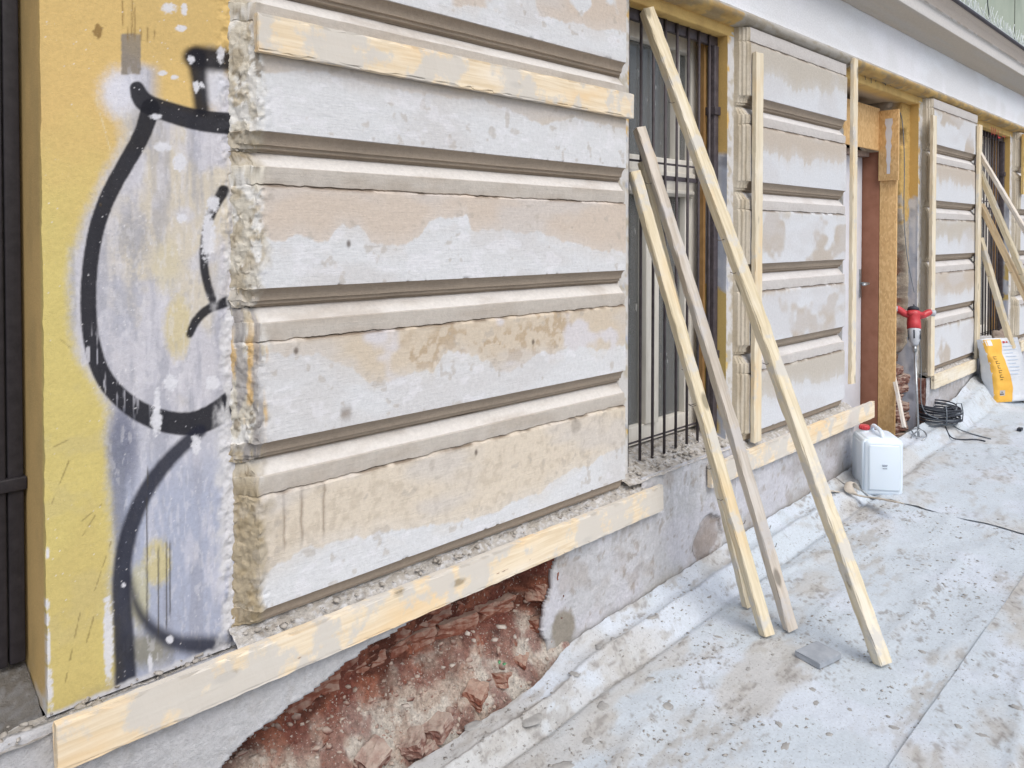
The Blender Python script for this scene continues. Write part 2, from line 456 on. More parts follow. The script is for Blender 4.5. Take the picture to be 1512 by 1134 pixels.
def rough_box(name, L, W, H, mat, cell=.03, amp=.0015, parent=None, seed=0, chip=.004, bow=0.0):
    """a sawn timber / brick: centred box along local X with uneven edges"""
    nx = max(2, int(L / cell))
    bm = bmesh.new()
    rr = random.Random(seed)
    ring0 = [(-.5, -.5), (-.42, -.5), (.42, -.5), (.5, -.5), (.5, -.42), (.5, .42), (.5, .5), (.42, .5), (-.42, .5), (-.5, .5), (-.5, .42), (-.5, -.42)]
    cor = {0, 3, 6, 9}
    rings = []
    ph = rr.random() * 50
    for i in range(nx + 1):
        x = -L / 2 + L * i / nx
        vs_ = []
        bx = bow * math.sin(math.pi * i / nx)
        for k, (a, b_) in enumerate(ring0):
            sx = 1.0
            if k in cor:
                sx = 1 - rr.random() ** 2 * chip / max(min(W, H), 1e-3) * 2 - .02
            dx = (rr.random() - .5) * amp * 2; dz = (rr.random() - .5) * amp * 2
            xe = x + ((rr.random() - .5) * .006 if i in (0, nx) else 0)
            vs_.append(bm.verts.new((xe, a * W * sx + dx + bx, b_ * H * sx + dz)))
        rings.append(vs_)
    n = len(ring0)
    for i in range(nx):
        for k in range(n):
            bm.faces.new((rings[i][k], rings[i][(k + 1) % n], rings[i + 1][(k + 1) % n], rings[i + 1][k]))
    bm.faces.new(rings[0][::-1]); bm.faces.new(rings[-1])
    return bm_obj(name, bm, mat, parent, False)
def tube_np(pts, rad, seg=8, cap=True):
    pts = [Vector(p) for p in pts]
    V, F = [], []
    n = len(pts)
    prev = None
    for i, p in enumerate(pts):
        d = (pts[min(i + 1, n - 1)] - pts[max(i - 1, 0)]).normalized()
        if prev is None:
            a = d.cross(Vector((0, 0, 1)))
            if a.length < .1: a = d.cross(Vector((1, 0, 0)))
        else:
            a = prev - d * prev.dot(d)
        a.normalize(); prev = a.copy(); b = d.cross(a)
        r = rad[i] if isinstance(rad, (list, tuple)) else rad
        for k in range(seg):
            t = 2 * math.pi * k / seg
            V.append(p + (a * math.cos(t) + b * math.sin(t)) * r)
    for i in range(n - 1):
        for k in range(seg):
            F.append((i * seg + k, i * seg + (k + 1) % seg, (i + 1) * seg + (k + 1) % seg, (i + 1) * seg + k))
    if cap:
        F.append(tuple(range(seg))[::-1]); F.append(tuple(range((n - 1) * seg, n * seg)))
    return V, F
def tube(name, pts, rad, mat, parent=None, seg=8):
    V, F = tube_np(pts, rad, seg)
    me = bpy.data.meshes.new(name)
    me.from_pydata([tuple(v) for v in V], [], F)
    return link(name, me, mat, parent)
def copy_tree(o, parent=None):
    c = o.copy(); C.objects.link(c)
    if parent is not None: c.parent = parent
    for ch in list(o.children):
        copy_tree(ch, c)
    return c

# ================================================================== THE BUILDING
house = empty('town_house', (0, 0, 0))
tag(house, 'old town house facade with rusticated plaster piers, yellow surrounds and white frieze', 'building')
Zr = lambda z: EZ + z            # heights below are given relative to the eye
ZG = [.745, .295, -.143, -.575, -1.043]     # lower lips of the blocks, top to bottom
YB = .07                          # plane of the painted window surrounds
PALE, BROWN = lin(208, 209, 211), lin(200, 185, 170)
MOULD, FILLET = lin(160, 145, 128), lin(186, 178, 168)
# going down from a block's lower lip: (depth, dz, kind) kind 0 face 1 brown moulding with painted shade 2 cyma painted lighter as if lit 3 fillet
GROOVE = [(0.000, 0.000, 0), (.007, -.002, 1), (.012, -.006, 1), (.018, -.013, 1), (.022, -.021, 1), (.024, -.030, 1), (.0245, -.036, 1),
          (.033, -.037, 1), (.034, -.047, 1), (.050, -.050, 1), (.052, -.056, 1),
          (.047, -.060, 2), (.0385, -.070, 2), (.030, -.080, 2), (.0215, -.090, 2), (.016, -.0965, 2), (.0085, -.0975, 3), (.006, -.0995, 3),
          (.005, -.125, 3), (.005, -.147, 3), (.012, -.150, 0), (.003, -.154, 0)]
CUT = 10                          # index where one block ends and the next begins

def block_profile(z_top_lip, z_low_lip, dz, top=False):
    """rows (depth, z, kind) from the top of a block down to the middle of the groove below it"""
    rows = []
    if top:
        rows += [(.052, 1.106, 3), (.006, 1.104, 3), (.005, 1.08, 3), (.005, 1.045, 3), (.005, 1.034, 3), (.011, 1.030, 0), (.003, 1.025, 0)]
        z = 1.025
    else:
        for d, h, k in GROOVE[CUT:]:
            rows.append((d, z_top_lip + h, k))
        z = rows[-1][1]
    n = max(3, int((z - z_low_lip) / dz))
    for i in range(1, n):
        rows.append((0.0, z + (z_low_lip - z) * i / n, 0))
    for d, h, k in GROOVE[:CUT + 1]:
        rows.append((d, z_low_lip + h, k))
    # refine long steps
    return rows

RET0 = [(0, 0), (.10, .24), (.14, .42), (.40, .50), (.44, .64), (.70, .72), (.74, .84), (.92, .90), (1, 1)]
def dense(n):
    t0 = np.linspace(0, 1, len(RET0)); t = np.linspace(0, 1, n)
    return list(zip(np.interp(t, t0, [p[0] for p in RET0]), np.interp(t, t0, [p[1] for p in RET0])))
def make_block(parent, xl, xr, zt, zl, dx, top, paint, rough_left=0.0, seed=0, cx=.05, amp=.0016):
    rows = block_profile(zt, zl, dx, top)
    RET = [(t, t) for t in np.linspace(0, 1, 25)] if rough_left > .5 else dense(9)
    nf = max(4, int((xr - xl - 2 * cx) / dx))
    nr = len(rows)
    cols = []          # (fx toward xl, fy, side)
    for a, b_ in RET: cols.append((xl + cx * a, b_, 0))
    for i in range(1, nf): cols.append((xl + cx + (xr - xl - 2 * cx) * i / nf, 1.0, 1))
    for a, b_ in RET[::-1]: cols.append((xr - cx * a, b_, 2))
    cx_ = np.array([c[0] for c in cols]); fy = np.array([c[1] for c in cols]); sd = np.array([c[2] for c in cols])
    d = np.array([r[0] for r in rows]); z = np.array([r[1] for r in rows]); kd = np.array([r[2] for r in rows])
    X, Z = np.meshgrid(cx_, z)
    DD = d[:, None] * np.ones_like(X); FY = fy[None, :] * np.ones_like(X); K = kd[:, None] * np.ones_like(X).astype(int)
    Y = .076 + (DD - .076) * FY
    onf = (sd[None, :] == 1) * np.ones_like(X)
    face = (K == 0)
    # uneven trowelled face
    n1 = fbm(X * 9, Z * 9, 0, 4, seed) - .5
    n2 = fbm(X * 60, Z * 60, 0, 3, seed + 9) - .5
    Y = Y + np.where(face, n1 * .0035 + n2 * amp * .7, n2 * amp * .45 + n1 * .0015)
    Z = Z + np.where(face, 0, (fbm(X * 10, Z * 3, 0, 3, seed + 4) - .5) * .0025)
    # ragged upper edge of the face under the fillet
    zc0 = 1.031 if top else zt - .150
    near = np.exp(-((Z - zc0) / .006) ** 2)
    jag = fbm(X * 26, X * 0 + seed, 0, 4, seed + 70, .6) - .5
    Z = Z + near * jag * .010
    Y = Y + near * np.clip(jag + .15, 0, 1) * .010
    lip = np.exp(-((Z - zl) / .004) ** 2)
    chipn = sstep(.68, .76, fbm(X * 34, Z * 4, 0, 3, seed + 72))
    Y = Y + lip * chipn * .003; Z = Z + lip * chipn * .0015
    if rough_left > 0:
        w = sstep(xl + .105, xl + .035, X + .06 * (fbm(X * 20, Z * 14, 0, 3, seed + 20) - .5))
        Yo = Y * 1.0
        lump = (fbm(X * 42, Z * 26, Yo * 42, 4, seed + 30, .6) - .45)
        lump2 = (fbm(X * 70, Z * 62, Yo * 70, 3, seed + 31, .6) - .5)
        A = rough_left * w
        gro = np.where((K == 1) | (K == 2), 1.7, 1.0)
        Y = Y - A * (lump * .014 * gro + lump2 * .016) - np.where(K == 1, A * .006, 0)
        X = X + A * ((fbm(X * 42, Z * 34, Yo * 42 + 3.3, 4, seed + 33, .6) - .5) * .016 * gro + (fbm(X * 72, Z * 60, Yo * 72, 3, seed + 34) - .5) * .010)
        Z = Z + A * (fbm(X * 50, Z * 44, Yo * 50 + 7.3, 4, seed + 35) - .5) * .016
    PTS = np.stack([X, Y, Z + EZ], -1)
    col = paint(PTS, X, Z, K, sd[None, :] * np.ones_like(X).astype(int), seed)
    return grid('block', PTS, 'plaster', parent, col, flip=True, sharp=38)

def ragged(x, pts, z, s, amp):
    """boundary z(x) from points (x, z) with a ragged, toothed edge"""
    xs = [p[0] for p in pts]; zs = [p[1] for p in pts]
    b = np.interp(x, xs, zs)
    j = (fbm(x * 7, z * 1.2 + 3, 0, 3, s) - .5) * amp * 1.2 + (fbm(x * 38, z * 14, 0, 4, s + 5, .6) - .5) * amp * .55
    return z - (b + j)

def paint_mouldings(c, X, Z, K, seed):
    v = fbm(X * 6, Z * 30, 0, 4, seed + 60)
    c = np.where((K == 1)[..., None], MOULD * (.9 + .25 * v[..., None]), c)  # brown mortar, darkened further to paint in the shade of the underside
    c = np.where((K == 2)[..., None], mixc(np.broadcast_to(lin(209, 204, 198), c.shape), MOULD, sstep(.5, .8, v) * .4), c)  # upward slope painted paler, its light put into the colour
    c = np.where((K == 3)[..., None], mixc(np.broadcast_to(FILLET, c.shape), lin(172, 160, 146), sstep(.45, .7, v) * .6), c)
    return c

def px2z(X, v): return P(X, v, 0).x, P(X, v, 0).z - EZ
def pxl(lst): return [px2z(a, b) for a, b in lst]
BND1 = [
    [(.9, .80), (1.9, .80), (2.3, .84), (2.8, .9)],
    pxl([(385, 108), (480, 110), (560, 130), (640, 138), (720, 152), (800, 182), (860, 178), (925, 192)]),
    pxl([(385, 348), (450, 362), (485, 358), (505, 332), (530, 340), (548, 364), (600, 368), (632, 335), (650, 325), (690, 322), (697, 345), (760, 342), (800, 345), (850, 362), (900, 372), (925, 372)]),
    pxl([(385, 520), (470, 522), (520, 538), (545, 565), (585, 552), (640, 548), (662, 520), (700, 522), (740, 545), (770, 532), (800, 512), (830, 520), (860, 512), (925, 508)]),
    pxl([(385, 858), (450, 818), (560, 790), (650, 770), (700, 762), (760, 742), (800, 722), (850, 690), (925, 655)]),
]
def paint_pier1(idx):
    def f(PTS, X, Z, K, SD, seed):
        c = np.broadcast_to(PALE, X.shape + (3,)).copy()
        dlt = ragged(X, BND1[idx], Z, seed, (.05, .04, .05, .06, .05)[idx])
        br = sstep(-.004, .005, dlt) * (.82 + .18 * sstep(0, .06, dlt)) + .22 * sstep(-.07, 0, dlt) * sstep(.004, -.004, dlt) * sstep(.4, .6, fbm(X * 9, Z * 12, 0, 4, seed + 77))
        blotch = fbm(X * 5, Z * 5, 0, 4, seed + 2)
        if idx == 0:
            br = br * sstep(.5, .56, blotch)
        bcol = np.broadcast_to((BROWN, lin(194, 182, 168), lin(201, 186, 171), lin(202, 187, 166), lin(210, 197, 178))[idx], c.shape)
        fine = fbm(X * 40, Z * 40, 0, 4, seed + 3)
        if idx == 3:      # patchy, sandy upper part
            bcol = mixc(bcol, lin(176, 152, 120), sstep(.5, .62, fine) * .7 * sstep(.42, .6, blotch))
            bcol = mixc(bcol, lin(206, 202, 206), sstep(.50, .58, fbm(X * 4.2 + 3, Z * 5, 0, 4, seed + 8)) * .9)
        if idx == 4:
            bcol = mixc(bcol, lin(186, 172, 152), sstep(.5, .7, fine) * .5)
            for gx in (1.07, 1.125, 1.2):   # dragged trowel scores
                bcol = mixc(bcol, lin(150, 134, 116), np.exp(-((X - gx - (fine - .5) * .012) / .005) ** 2) * sstep(-.92, -.86, Z) * .8)
        c = mixc(c, bcol, br)
        c = mixc(c, lin(196, 192, 190), sstep(.50, .70, fbm(X * 2.4, Z * 6, 0, 4, seed + 11)) * .5)
        c = mixc(c, lin(176, 166, 154), sstep(.72, .78, fbm(X * 26, Z * 26, 0, 3, seed + 12)) * .5)
        c = mixc(c, lin(222, 221, 226), sstep(.62, .72, fbm(X * 16, Z * 30, 0, 3, seed + 13)) * .4 * (1 - br))
        # cracks and chips along the top of the face
        top = np.abs(Z - (ZG[idx - 1] - .152 if idx else 1.03))
        c = mixc(c, lin(110, 92, 74), np.exp(-(top / .006) ** 2) * sstep(.42, .6, fbm(X * 12, Z * 2, 0, 3, seed + 14)) * .9)
        # holes
        for hx, hz in ((px2z(437, 518), px2z(787, 505), px2z(515, 360), px2z(703, 668), px2z(850, 620))):
            r = np.hypot((X - hx), (Z - hz) * .7)
            c = mixc(c, lin(86, 72, 60), np.exp(-(r / .008) ** 4) * .8)
        if idx == 3:
            c = mixc(c, lin(150, 140, 132), np.exp(-(((X - px2z(511, 610)[0]) / .02) ** 4 + ((Z - px2z(511, 610)[1]) / .02) ** 2)) * .9)
        if idx == 4:
            hx, hz = px2z(850, 628)
            r = np.hypot((X - hx) * .9, (Z - hz) * .8) + (fine - .5) * .03
            c = mixc(c, lin(168, 158, 146), sstep(.035, .02, r) * .8)
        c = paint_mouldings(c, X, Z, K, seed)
        # mortar dragged over the left edge and its return
        e = sstep(1.03, .99, X + .08 * (fbm(X * 22, Z * 16, 0, 4, seed + 20) - .5))
        yy = PTS[..., 1]
        ol = np.broadcast_to(lin(200, 194, 180), c.shape)
        ol = mixc(ol, lin(164, 148, 118), sstep(.50, .64, fbm(X * 20, Z * 16, yy * 20, 4, seed + 21)) * .6)
        ol = mixc(ol, lin(216, 215, 212), sstep(.50, .58, fbm(X * 30, Z * 26, yy * 30 + 2, 4, seed + 22)) * .9)
        ol = mixc(ol, lin(120, 106, 84), sstep(.66, .72, fbm(X * 50, Z * 45, yy * 50 + 5, 3, seed + 23)) * .7)
        ol = np.where(((K == 1) | (K == 2))[..., None], mixc(ol, lin(150, 134, 106), .45 * np.ones_like(X)), ol)  # olive brown mixed in along the grooves as painted shade
        if idx == 3:
            ol = mixc(ol, lin(208, 168, 96), sstep(.5, .6, fbm(X * 60, Z * 6, 5, 3, seed + 24)) * sstep(-.2, -.3, Z) * .8)
            ol = mixc(ol, lin(150, 146, 146), sstep(.56, .62, fbm(X * 55, Z * 5, 9, 3, seed + 25)) * .8)
        if idx == 4:
            ol = mixc(ol, lin(160, 142, 108), .75 * sstep(-.66, -.72, Z))
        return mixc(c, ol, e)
    return f
def paint_far(idx, pier):
    rr = random.Random(pier * 31 + idx)
    lo = (ZG[idx]); hi = (ZG[idx - 1] - .155 if idx else 1.025)
    fr = {2: (.5, .45, .0, .0, .45), 3: (.02, .5, .55, .6, .02)}.get(pier, tuple(rr.random() * .6 for _ in range(5)))[idx]
    zb = hi - (hi - lo) * fr
    def f(PTS, X, Z, K, SD, seed):
        c = np.broadcast_to(lin(206, 208, 212), X.shape + (3,)).copy()
        dl = ragged(X, [(0, zb), (20, zb)], Z, seed, .12)
        br = sstep(-.008, .008, dl) * (.75 + .25 * sstep(0, .07, dl)) + .2 * sstep(-.08, 0, dl) * sstep(.006, -.006, dl)
        c = mixc(c, lin(190, 178, 164) if idx % 2 else lin(188, 180, 168), br)
        if fr < .1:
            bl = sstep(.60, .68, fbm(X * 3 + 7, Z * 4, 0, 4, seed + 41))
            c = mixc(c, lin(178, 162, 142), bl * .75)
        c = mixc(c, lin(196, 194, 195), sstep(.5, .7, fbm(X * 3, Z * 6, 0, 4, seed + 42)) * .5)
        top = np.abs(Z - hi - .003)
        c = mixc(c, lin(120, 104, 88), np.exp(-(top / .007) ** 2) * sstep(.35, .5, fbm(X * 14, Z * 2, 0, 3, seed + 14)) * .9)
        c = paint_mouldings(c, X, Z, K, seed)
        c = np.where((K >= 2)[..., None], mixc(c, lin(206, 204, 206), .45 * np.ones_like(X)), c)
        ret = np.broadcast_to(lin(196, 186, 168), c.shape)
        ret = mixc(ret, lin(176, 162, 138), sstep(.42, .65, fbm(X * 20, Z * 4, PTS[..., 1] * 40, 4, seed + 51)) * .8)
        c = np.where((SD == 0)[..., None], ret, c)  # beige left returns, side shade painted into the colour
        return c
    return f

PIERS = [(-2.6, -.62), (.945, 2.722), (3.70, 5.05), (6.665, 8.0), (9.50, 12.2), (13.6, 16.0)]
for pi, (xl, xr) in enumerate(PIERS):
    core = box('pier', xl - .02, xr + .02, .078, .5, Zr(-1.12), Zr(1.12), M['room'], house)
    dx = {1: .0042, 2: .009, 3: .016}.get(pi, .03)
    for i in range(5):
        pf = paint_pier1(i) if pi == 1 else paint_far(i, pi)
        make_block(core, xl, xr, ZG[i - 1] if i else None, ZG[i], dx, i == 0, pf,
                   rough_left=1.0 if pi == 1 else (.18 if pi > 1 else 0), seed=100 * pi + 7 * i, cx=.05,
                   amp=.0016)

# ------------------------------------------------------------------ painted surrounds, reveals, lintels
YEL, YEL2 = lin(214, 180, 106), lin(206, 189, 106)
def paint_pilaster(PTS):
    X, v = proj(PTS.reshape(-1, 3)); X = X.reshape(PTS.shape[:2]); v = v.reshape(PTS.shape[:2])
    x, z = PTS[..., 0], PTS[..., 2]
    jx = (fbm(x * 120, z * 120, 0, 3, 1) - .5) * 5
    n = fbm(x * 14, z * 14, 0, 5, 2); nv = fbm(x * 40, z * 6, 0, 4, 3); nf = fbm(x * 160, z * 160, 0, 3, 4)
    c = np.broadcast_to(YEL, X.shape + (3,)).copy()
    c = mixc(c, YEL2, sstep(120, 420, v + 120 * (n - .5)) * .9)
    c = mixc(c, lin(196, 180, 118), sstep(.5, .68, n) * .5 * sstep(300, 700, v))
    # grey spray fill
    edge = smooth([(196, 96), (168, 118), (158, 150), (182, 200), (152, 262), (116, 330), (98, 420), (106, 520), (138, 566),
                   (160, 604), (160, 700), (166, 800), (168, 900), (172, 1020)], 2)
    le = np.interp(v, [p[1] for p in edge], [p[0] for p in edge])
    g = sstep(-14, 16, X - le + jx * 2 + 16 * (n - .5)) * sstep(84, 104, v - .12 * (X - 196) + 10 * (n - .5))
    g = g * (1 - sstep(20, -10, v - 165) * sstep(215, 245, X) * (1 - sstep(300, 330, X) * sstep(60, 100, v)) * sstep(22, 4, v - (128 + (X - 212) * .35)))
    grey = np.broadcast_to(lin(194, 192, 199), c.shape)
    grey = mixc(grey, lin(166, 172, 192), sstep(560, 760, v))
    grey = mixc(grey, lin(206, 194, 168), sstep(.5, .66, fbm(x * 9, z * 7, 4, 4, 6)) * .75 * sstep(700, 400, v) * sstep(130, 200, X))
    grey = mixc(grey, lin(150, 152, 166), sstep(.5, .68, fbm(x * 26, z * 3.2, 0, 4, 7)) * .5)
    grey = mixc(grey, lin(208, 206, 214), sstep(.55, .7, fbm(x * 34, z * 8, 9, 4, 8)) * .4)
    c = mixc(c, grey, g)
    def blob(px, pv, rx, rv, col, a=1.0, soft=.35, jit=.3):
        nonlocal c
        r = np.hypot((X - px) / rx, (v - pv) / rv) + jit * (nv - .5) + jit * (nf - .5)
        c = mixc(c, col, sstep(1 + soft, 1 - soft, r) * a)
    blob(196, 350, 24, 34, lin(146, 148, 160), .6, .8, 1.2)
    blob(184, 448, 18, 44, lin(150, 154, 170), .55, .8, 1.2)
    blob(262, 482, 20, 46, lin(206, 190, 138), .8, .3)
    blob(245, 395, 20, 40, lin(203, 192, 160), .7, .4)
    blob(180, 660, 22, 60, lin(112, 116, 136), .85, .5)
    blob(176, 740, 10, 90, lin(120, 124, 140), .7, .5)
    blob(232, 830, 20, 36, lin(204, 188, 120), .8, .25)
    blob(205, 880, 16, 50, lin(196, 188, 140), .7, .3)
    blob(212, 960, 40, 26, lin(128, 122, 92), .75, .5)
    blob(180, 135, 30, 34, lin(212, 212, 222), .9, .5)
    blob(312, 120, 22, 42, lin(206, 208, 218), .9, .4)
    # grey square daub and hairs above it
    sq = sstep(8, 5, np.abs(X - 193.5 + jx * .5) - 8) * sstep(3, -1, np.abs(v - 80) - 29 + jx * .6)
    c = mixc(c, lin(140, 130, 118), sq)
    for hx, a, b in ((181, 0, 40), (195, 0, 56), (199, 10, 60), (189, 40, 62), (208, 42, 62), (218, 40, 64), (228, 44, 60)):
        c = mixc(c, lin(122, 92, 44), np.exp(-((X - hx - jx * .5) / 1.3) ** 2) * sstep(a - 4, a + 4, v) * sstep(b + 4, b - 8, v) * .7)
    blob(145, 46, 6, 10, lin(130, 98, 46), .8, .2, .9)
    # general wear under the strokes: dirt veils and brushed scuffs
    c = mixc(c, lin(184, 158, 98), sstep(.52, .72, fbm(x * 7, z * 3.5, 2, 5, 41)) * .22 * (1 - g))
    c = mixc(c, lin(216, 214, 218), sstep(.60, .68, fbm(x * 110, z * 34, 1, 4, 43)) * .30 * g)
    c = mixc(c, lin(148, 150, 162), sstep(.64, .72, fbm(x * 80, z * 30, 5, 4, 44)) * .25 * g)
    # black strokes
    def stroke(pts, hw, soft=1.8, a=.96, col=lin(28, 28, 36)):
        nonlocal c
        pts = smooth(pts, 3)
        w = np.interp(np.linspace(0, 1, len(pts)), np.linspace(0, 1, len(hw)), hw)
        d = segdist(X + jx * .2, v + jx * .2, pts, w * 1.28)
        m = sstep(soft, -soft, d) * a
        m = m * (1 - .8 * sstep(.84, .87, fbm(x * 170, z * 170, 3, 3, 21)))
        m = m * (1 - .8 * sstep(.60, .66, fbm(x * 130, z * 14, 3, 3, 22)) * sstep(470, 520, v) * sstep(640, 560, v) * sstep(260, 200, X))
        c = mixc(c, col, m)
    stroke([(202, 130), (206, 142), (216, 154), (250, 166), (292, 178), (342, 183)], (8, 11, 12, 13))
    stroke([(222, 160), (212, 196), (188, 238), (158, 290), (138, 350), (129, 430), (133, 500), (150, 558), (190, 600), (236, 622), (282, 628), (318, 614), (346, 590)],
           (11, 10, 9.5, 9, 9.5, 11, 13, 14, 13))
    stroke([(330, 282), (312, 312), (302, 352), (300, 392), (308, 428), (316, 446)], (7, 5, 5, 5), 2)
    stroke([(334, 446), (306, 456), (288, 474), (280, 494)], (6, 5.5, 5, 4), 2)
    stroke([(296, 636), (250, 676), (212, 728), (186, 795), (178, 860), (182, 920), (186, 1010)], (7, 8, 9, 10, 11, 12, 13), 4, .93, lin(36, 38, 52))
    stroke([(190, 850), (200, 898), (226, 932), (262, 952), (316, 954)], (3, 5, 8, 10, 12), 9, .92, lin(44, 46, 60))
    stroke([(282, 84), (304, 86), (336, 90)], (9, 14, 13), 8)
    stroke([(290, 84), (294, 120), (298, 160)], (12, 9, 9), 6)
    # thin runs of paint
    for hx, a, b in ((217, 735, 925), (234, 808, 940), (246, 798, 930), (251, 800, 910), (218, 690, 720)):
        c = mixc(c, lin(70, 66, 60), np.exp(-((X - hx - jx * .25) / 1.2) ** 2) * sstep(a - 6, a + 6, v) * sstep(b + 6, b - 10, v) * .85)
    # scratches
    for (ax, ay), (bx, by) in (((70, 664), (100, 650)), ((102, 680), (76, 744)), ((140, 140), (163, 222)), ((148, 300), (150, 320)), ((88, 500), (106, 515)),
                               ((164, 800), (140, 872)), ((118, 905), (96, 1010)), ((138, 912), (128, 948)), ((120, 770), (150, 745)), ((122, 790), (140, 762))):
        d = segdist(X, v, [(ax, ay), (bx, by)])
        c = mixc(c, lin(104, 84, 44) if ay > 250 else lin(222, 208, 170), sstep(1.6, .4, d + jx * .3) * .5 * sstep(.3, .5, fbm(x * 60, z * 60, 6, 3, 27)))
    # white dabs of filler
    for px, pv, rx, rv in ((265, 240, 9, 11), (240, 217, 13, 7), (268, 322, 7, 6), (252, 566, 10, 11), (316, 566, 12, 10), (290, 655, 7, 16), (232, 600, 5, 26), (231, 622, 8, 20),
                           (308, 350, 9, 34), (315, 300, 9, 12), (248, 12, 12, 8), (266, 42, 8, 4), (272, 14, 4, 8), (240, 108, 6, 3), (258, 114, 5, 3), (282, 88, 5, 6),
                           (290, 128, 5, 8), (298, 126, 5, 7), (326, 80, 6, 12), (230, 172, 8, 4), (158, 885, 6, 5), (183, 864, 3, 4), (250, 944, 5, 5), (70, 817, 3, 8),
                           (70, 893, 3, 9), (70, 916, 3, 10), (72, 960, 3, 30), (72, 1010, 7, 36), (160, 940, 7, 60), (222, 980, 4, 14)):
        blob(px, pv, rx, rv, lin(214, 214, 220), .92, .25, .9)
    # thick pale filler fringe beside the mortar, wandering
    fr = sstep(-18, 4, X - (330 + 3 * np.sin(v / 40)) + 26 * (fbm(x * 60, z * 40, 0, 4, 31) - .5)) * sstep(.35, .5, fbm(x * 30, z * 9, 0, 4, 33)) * sstep(180, 330, v)
    c = mixc(c, lin(205, 204, 206), fr * .9)
    c = mixc(c, lin(224, 222, 224), sstep(.84, .87, fbm(x * 190, z * 150, 7, 3, 46)) * .7)
    bot = sstep(10, 2, (z - Zr(-1.148)) * 640 + 14 * (fbm(x * 30, z * 4, 0, 3, 35) - .5))
    c = mixc(c, lin(206, 206, 210), bot)
    return c
# pilaster: front + left reveal in one folded sheet
st = .003
xs = np.concatenate([np.full(14, .49), np.arange(.49, .96, st)])
ys = np.concatenate([np.linspace(.40, .0702, 14), np.full(len(xs) - 14, YB)])
zs = np.arange(Zr(-1.15), Zr(1.06), st)
Xg, Zg = np.meshgrid(xs, zs); Yg = np.broadcast_to(ys, Xg.shape).copy()
nn = (fbm(Xg * 6, Zg * 6, 0, 4, 71) - .5) * .005 + (fbm(Xg * 90, Zg * 90, 0, 3, 72) - .5) * .0009
ridge = sstep(.90, .935, Xg + .02 * (fbm(Xg * 40, Zg * 30, 0, 3, 74) - .5))
Yg -= nn + ridge * (fbm(Xg * 60, Zg * 50, 0, 4, 75) - .35) * .014
Xg = Xg + np.where(ys < .0701 + .35, 0, 0)
corner = np.exp(-((Xg - .49) / .004) ** 2) * (np.abs(Yg - YB) < .01)
Xg = Xg + corner * (fbm(Zg * 25, Zg * 0, 0, 4, 77) - .5) * .006
PTS = np.stack([Xg, Yg, Zg], -1)
colp = paint_pilaster(PTS)
rev = (ys > YB + .004)
colp[:, rev] = mixc(np.broadcast_to(lin(206, 172, 106), colp[:, rev].shape), lin(190, 160, 100), sstep(.4, .7, fbm(Yg[:, rev] * 12, Zg[:, rev] * 5, 0, 4, 78)))
colp[:, rev] = mixc(colp[:, rev], lin(205, 204, 204), sstep(.06, .0, (Zg[:, rev] - Zr(-1.15)) + .12 * (fbm(Yg[:, rev] * 40, Zg[:, rev] * 20, 0, 3, 79) - .5)))
pil = grid('pilaster', PTS, 'paint', house, colp)
box('pilaster_core', .50, .94, .09, .5, Zr(-1.16), Zr(1.1), M['room'], pil)

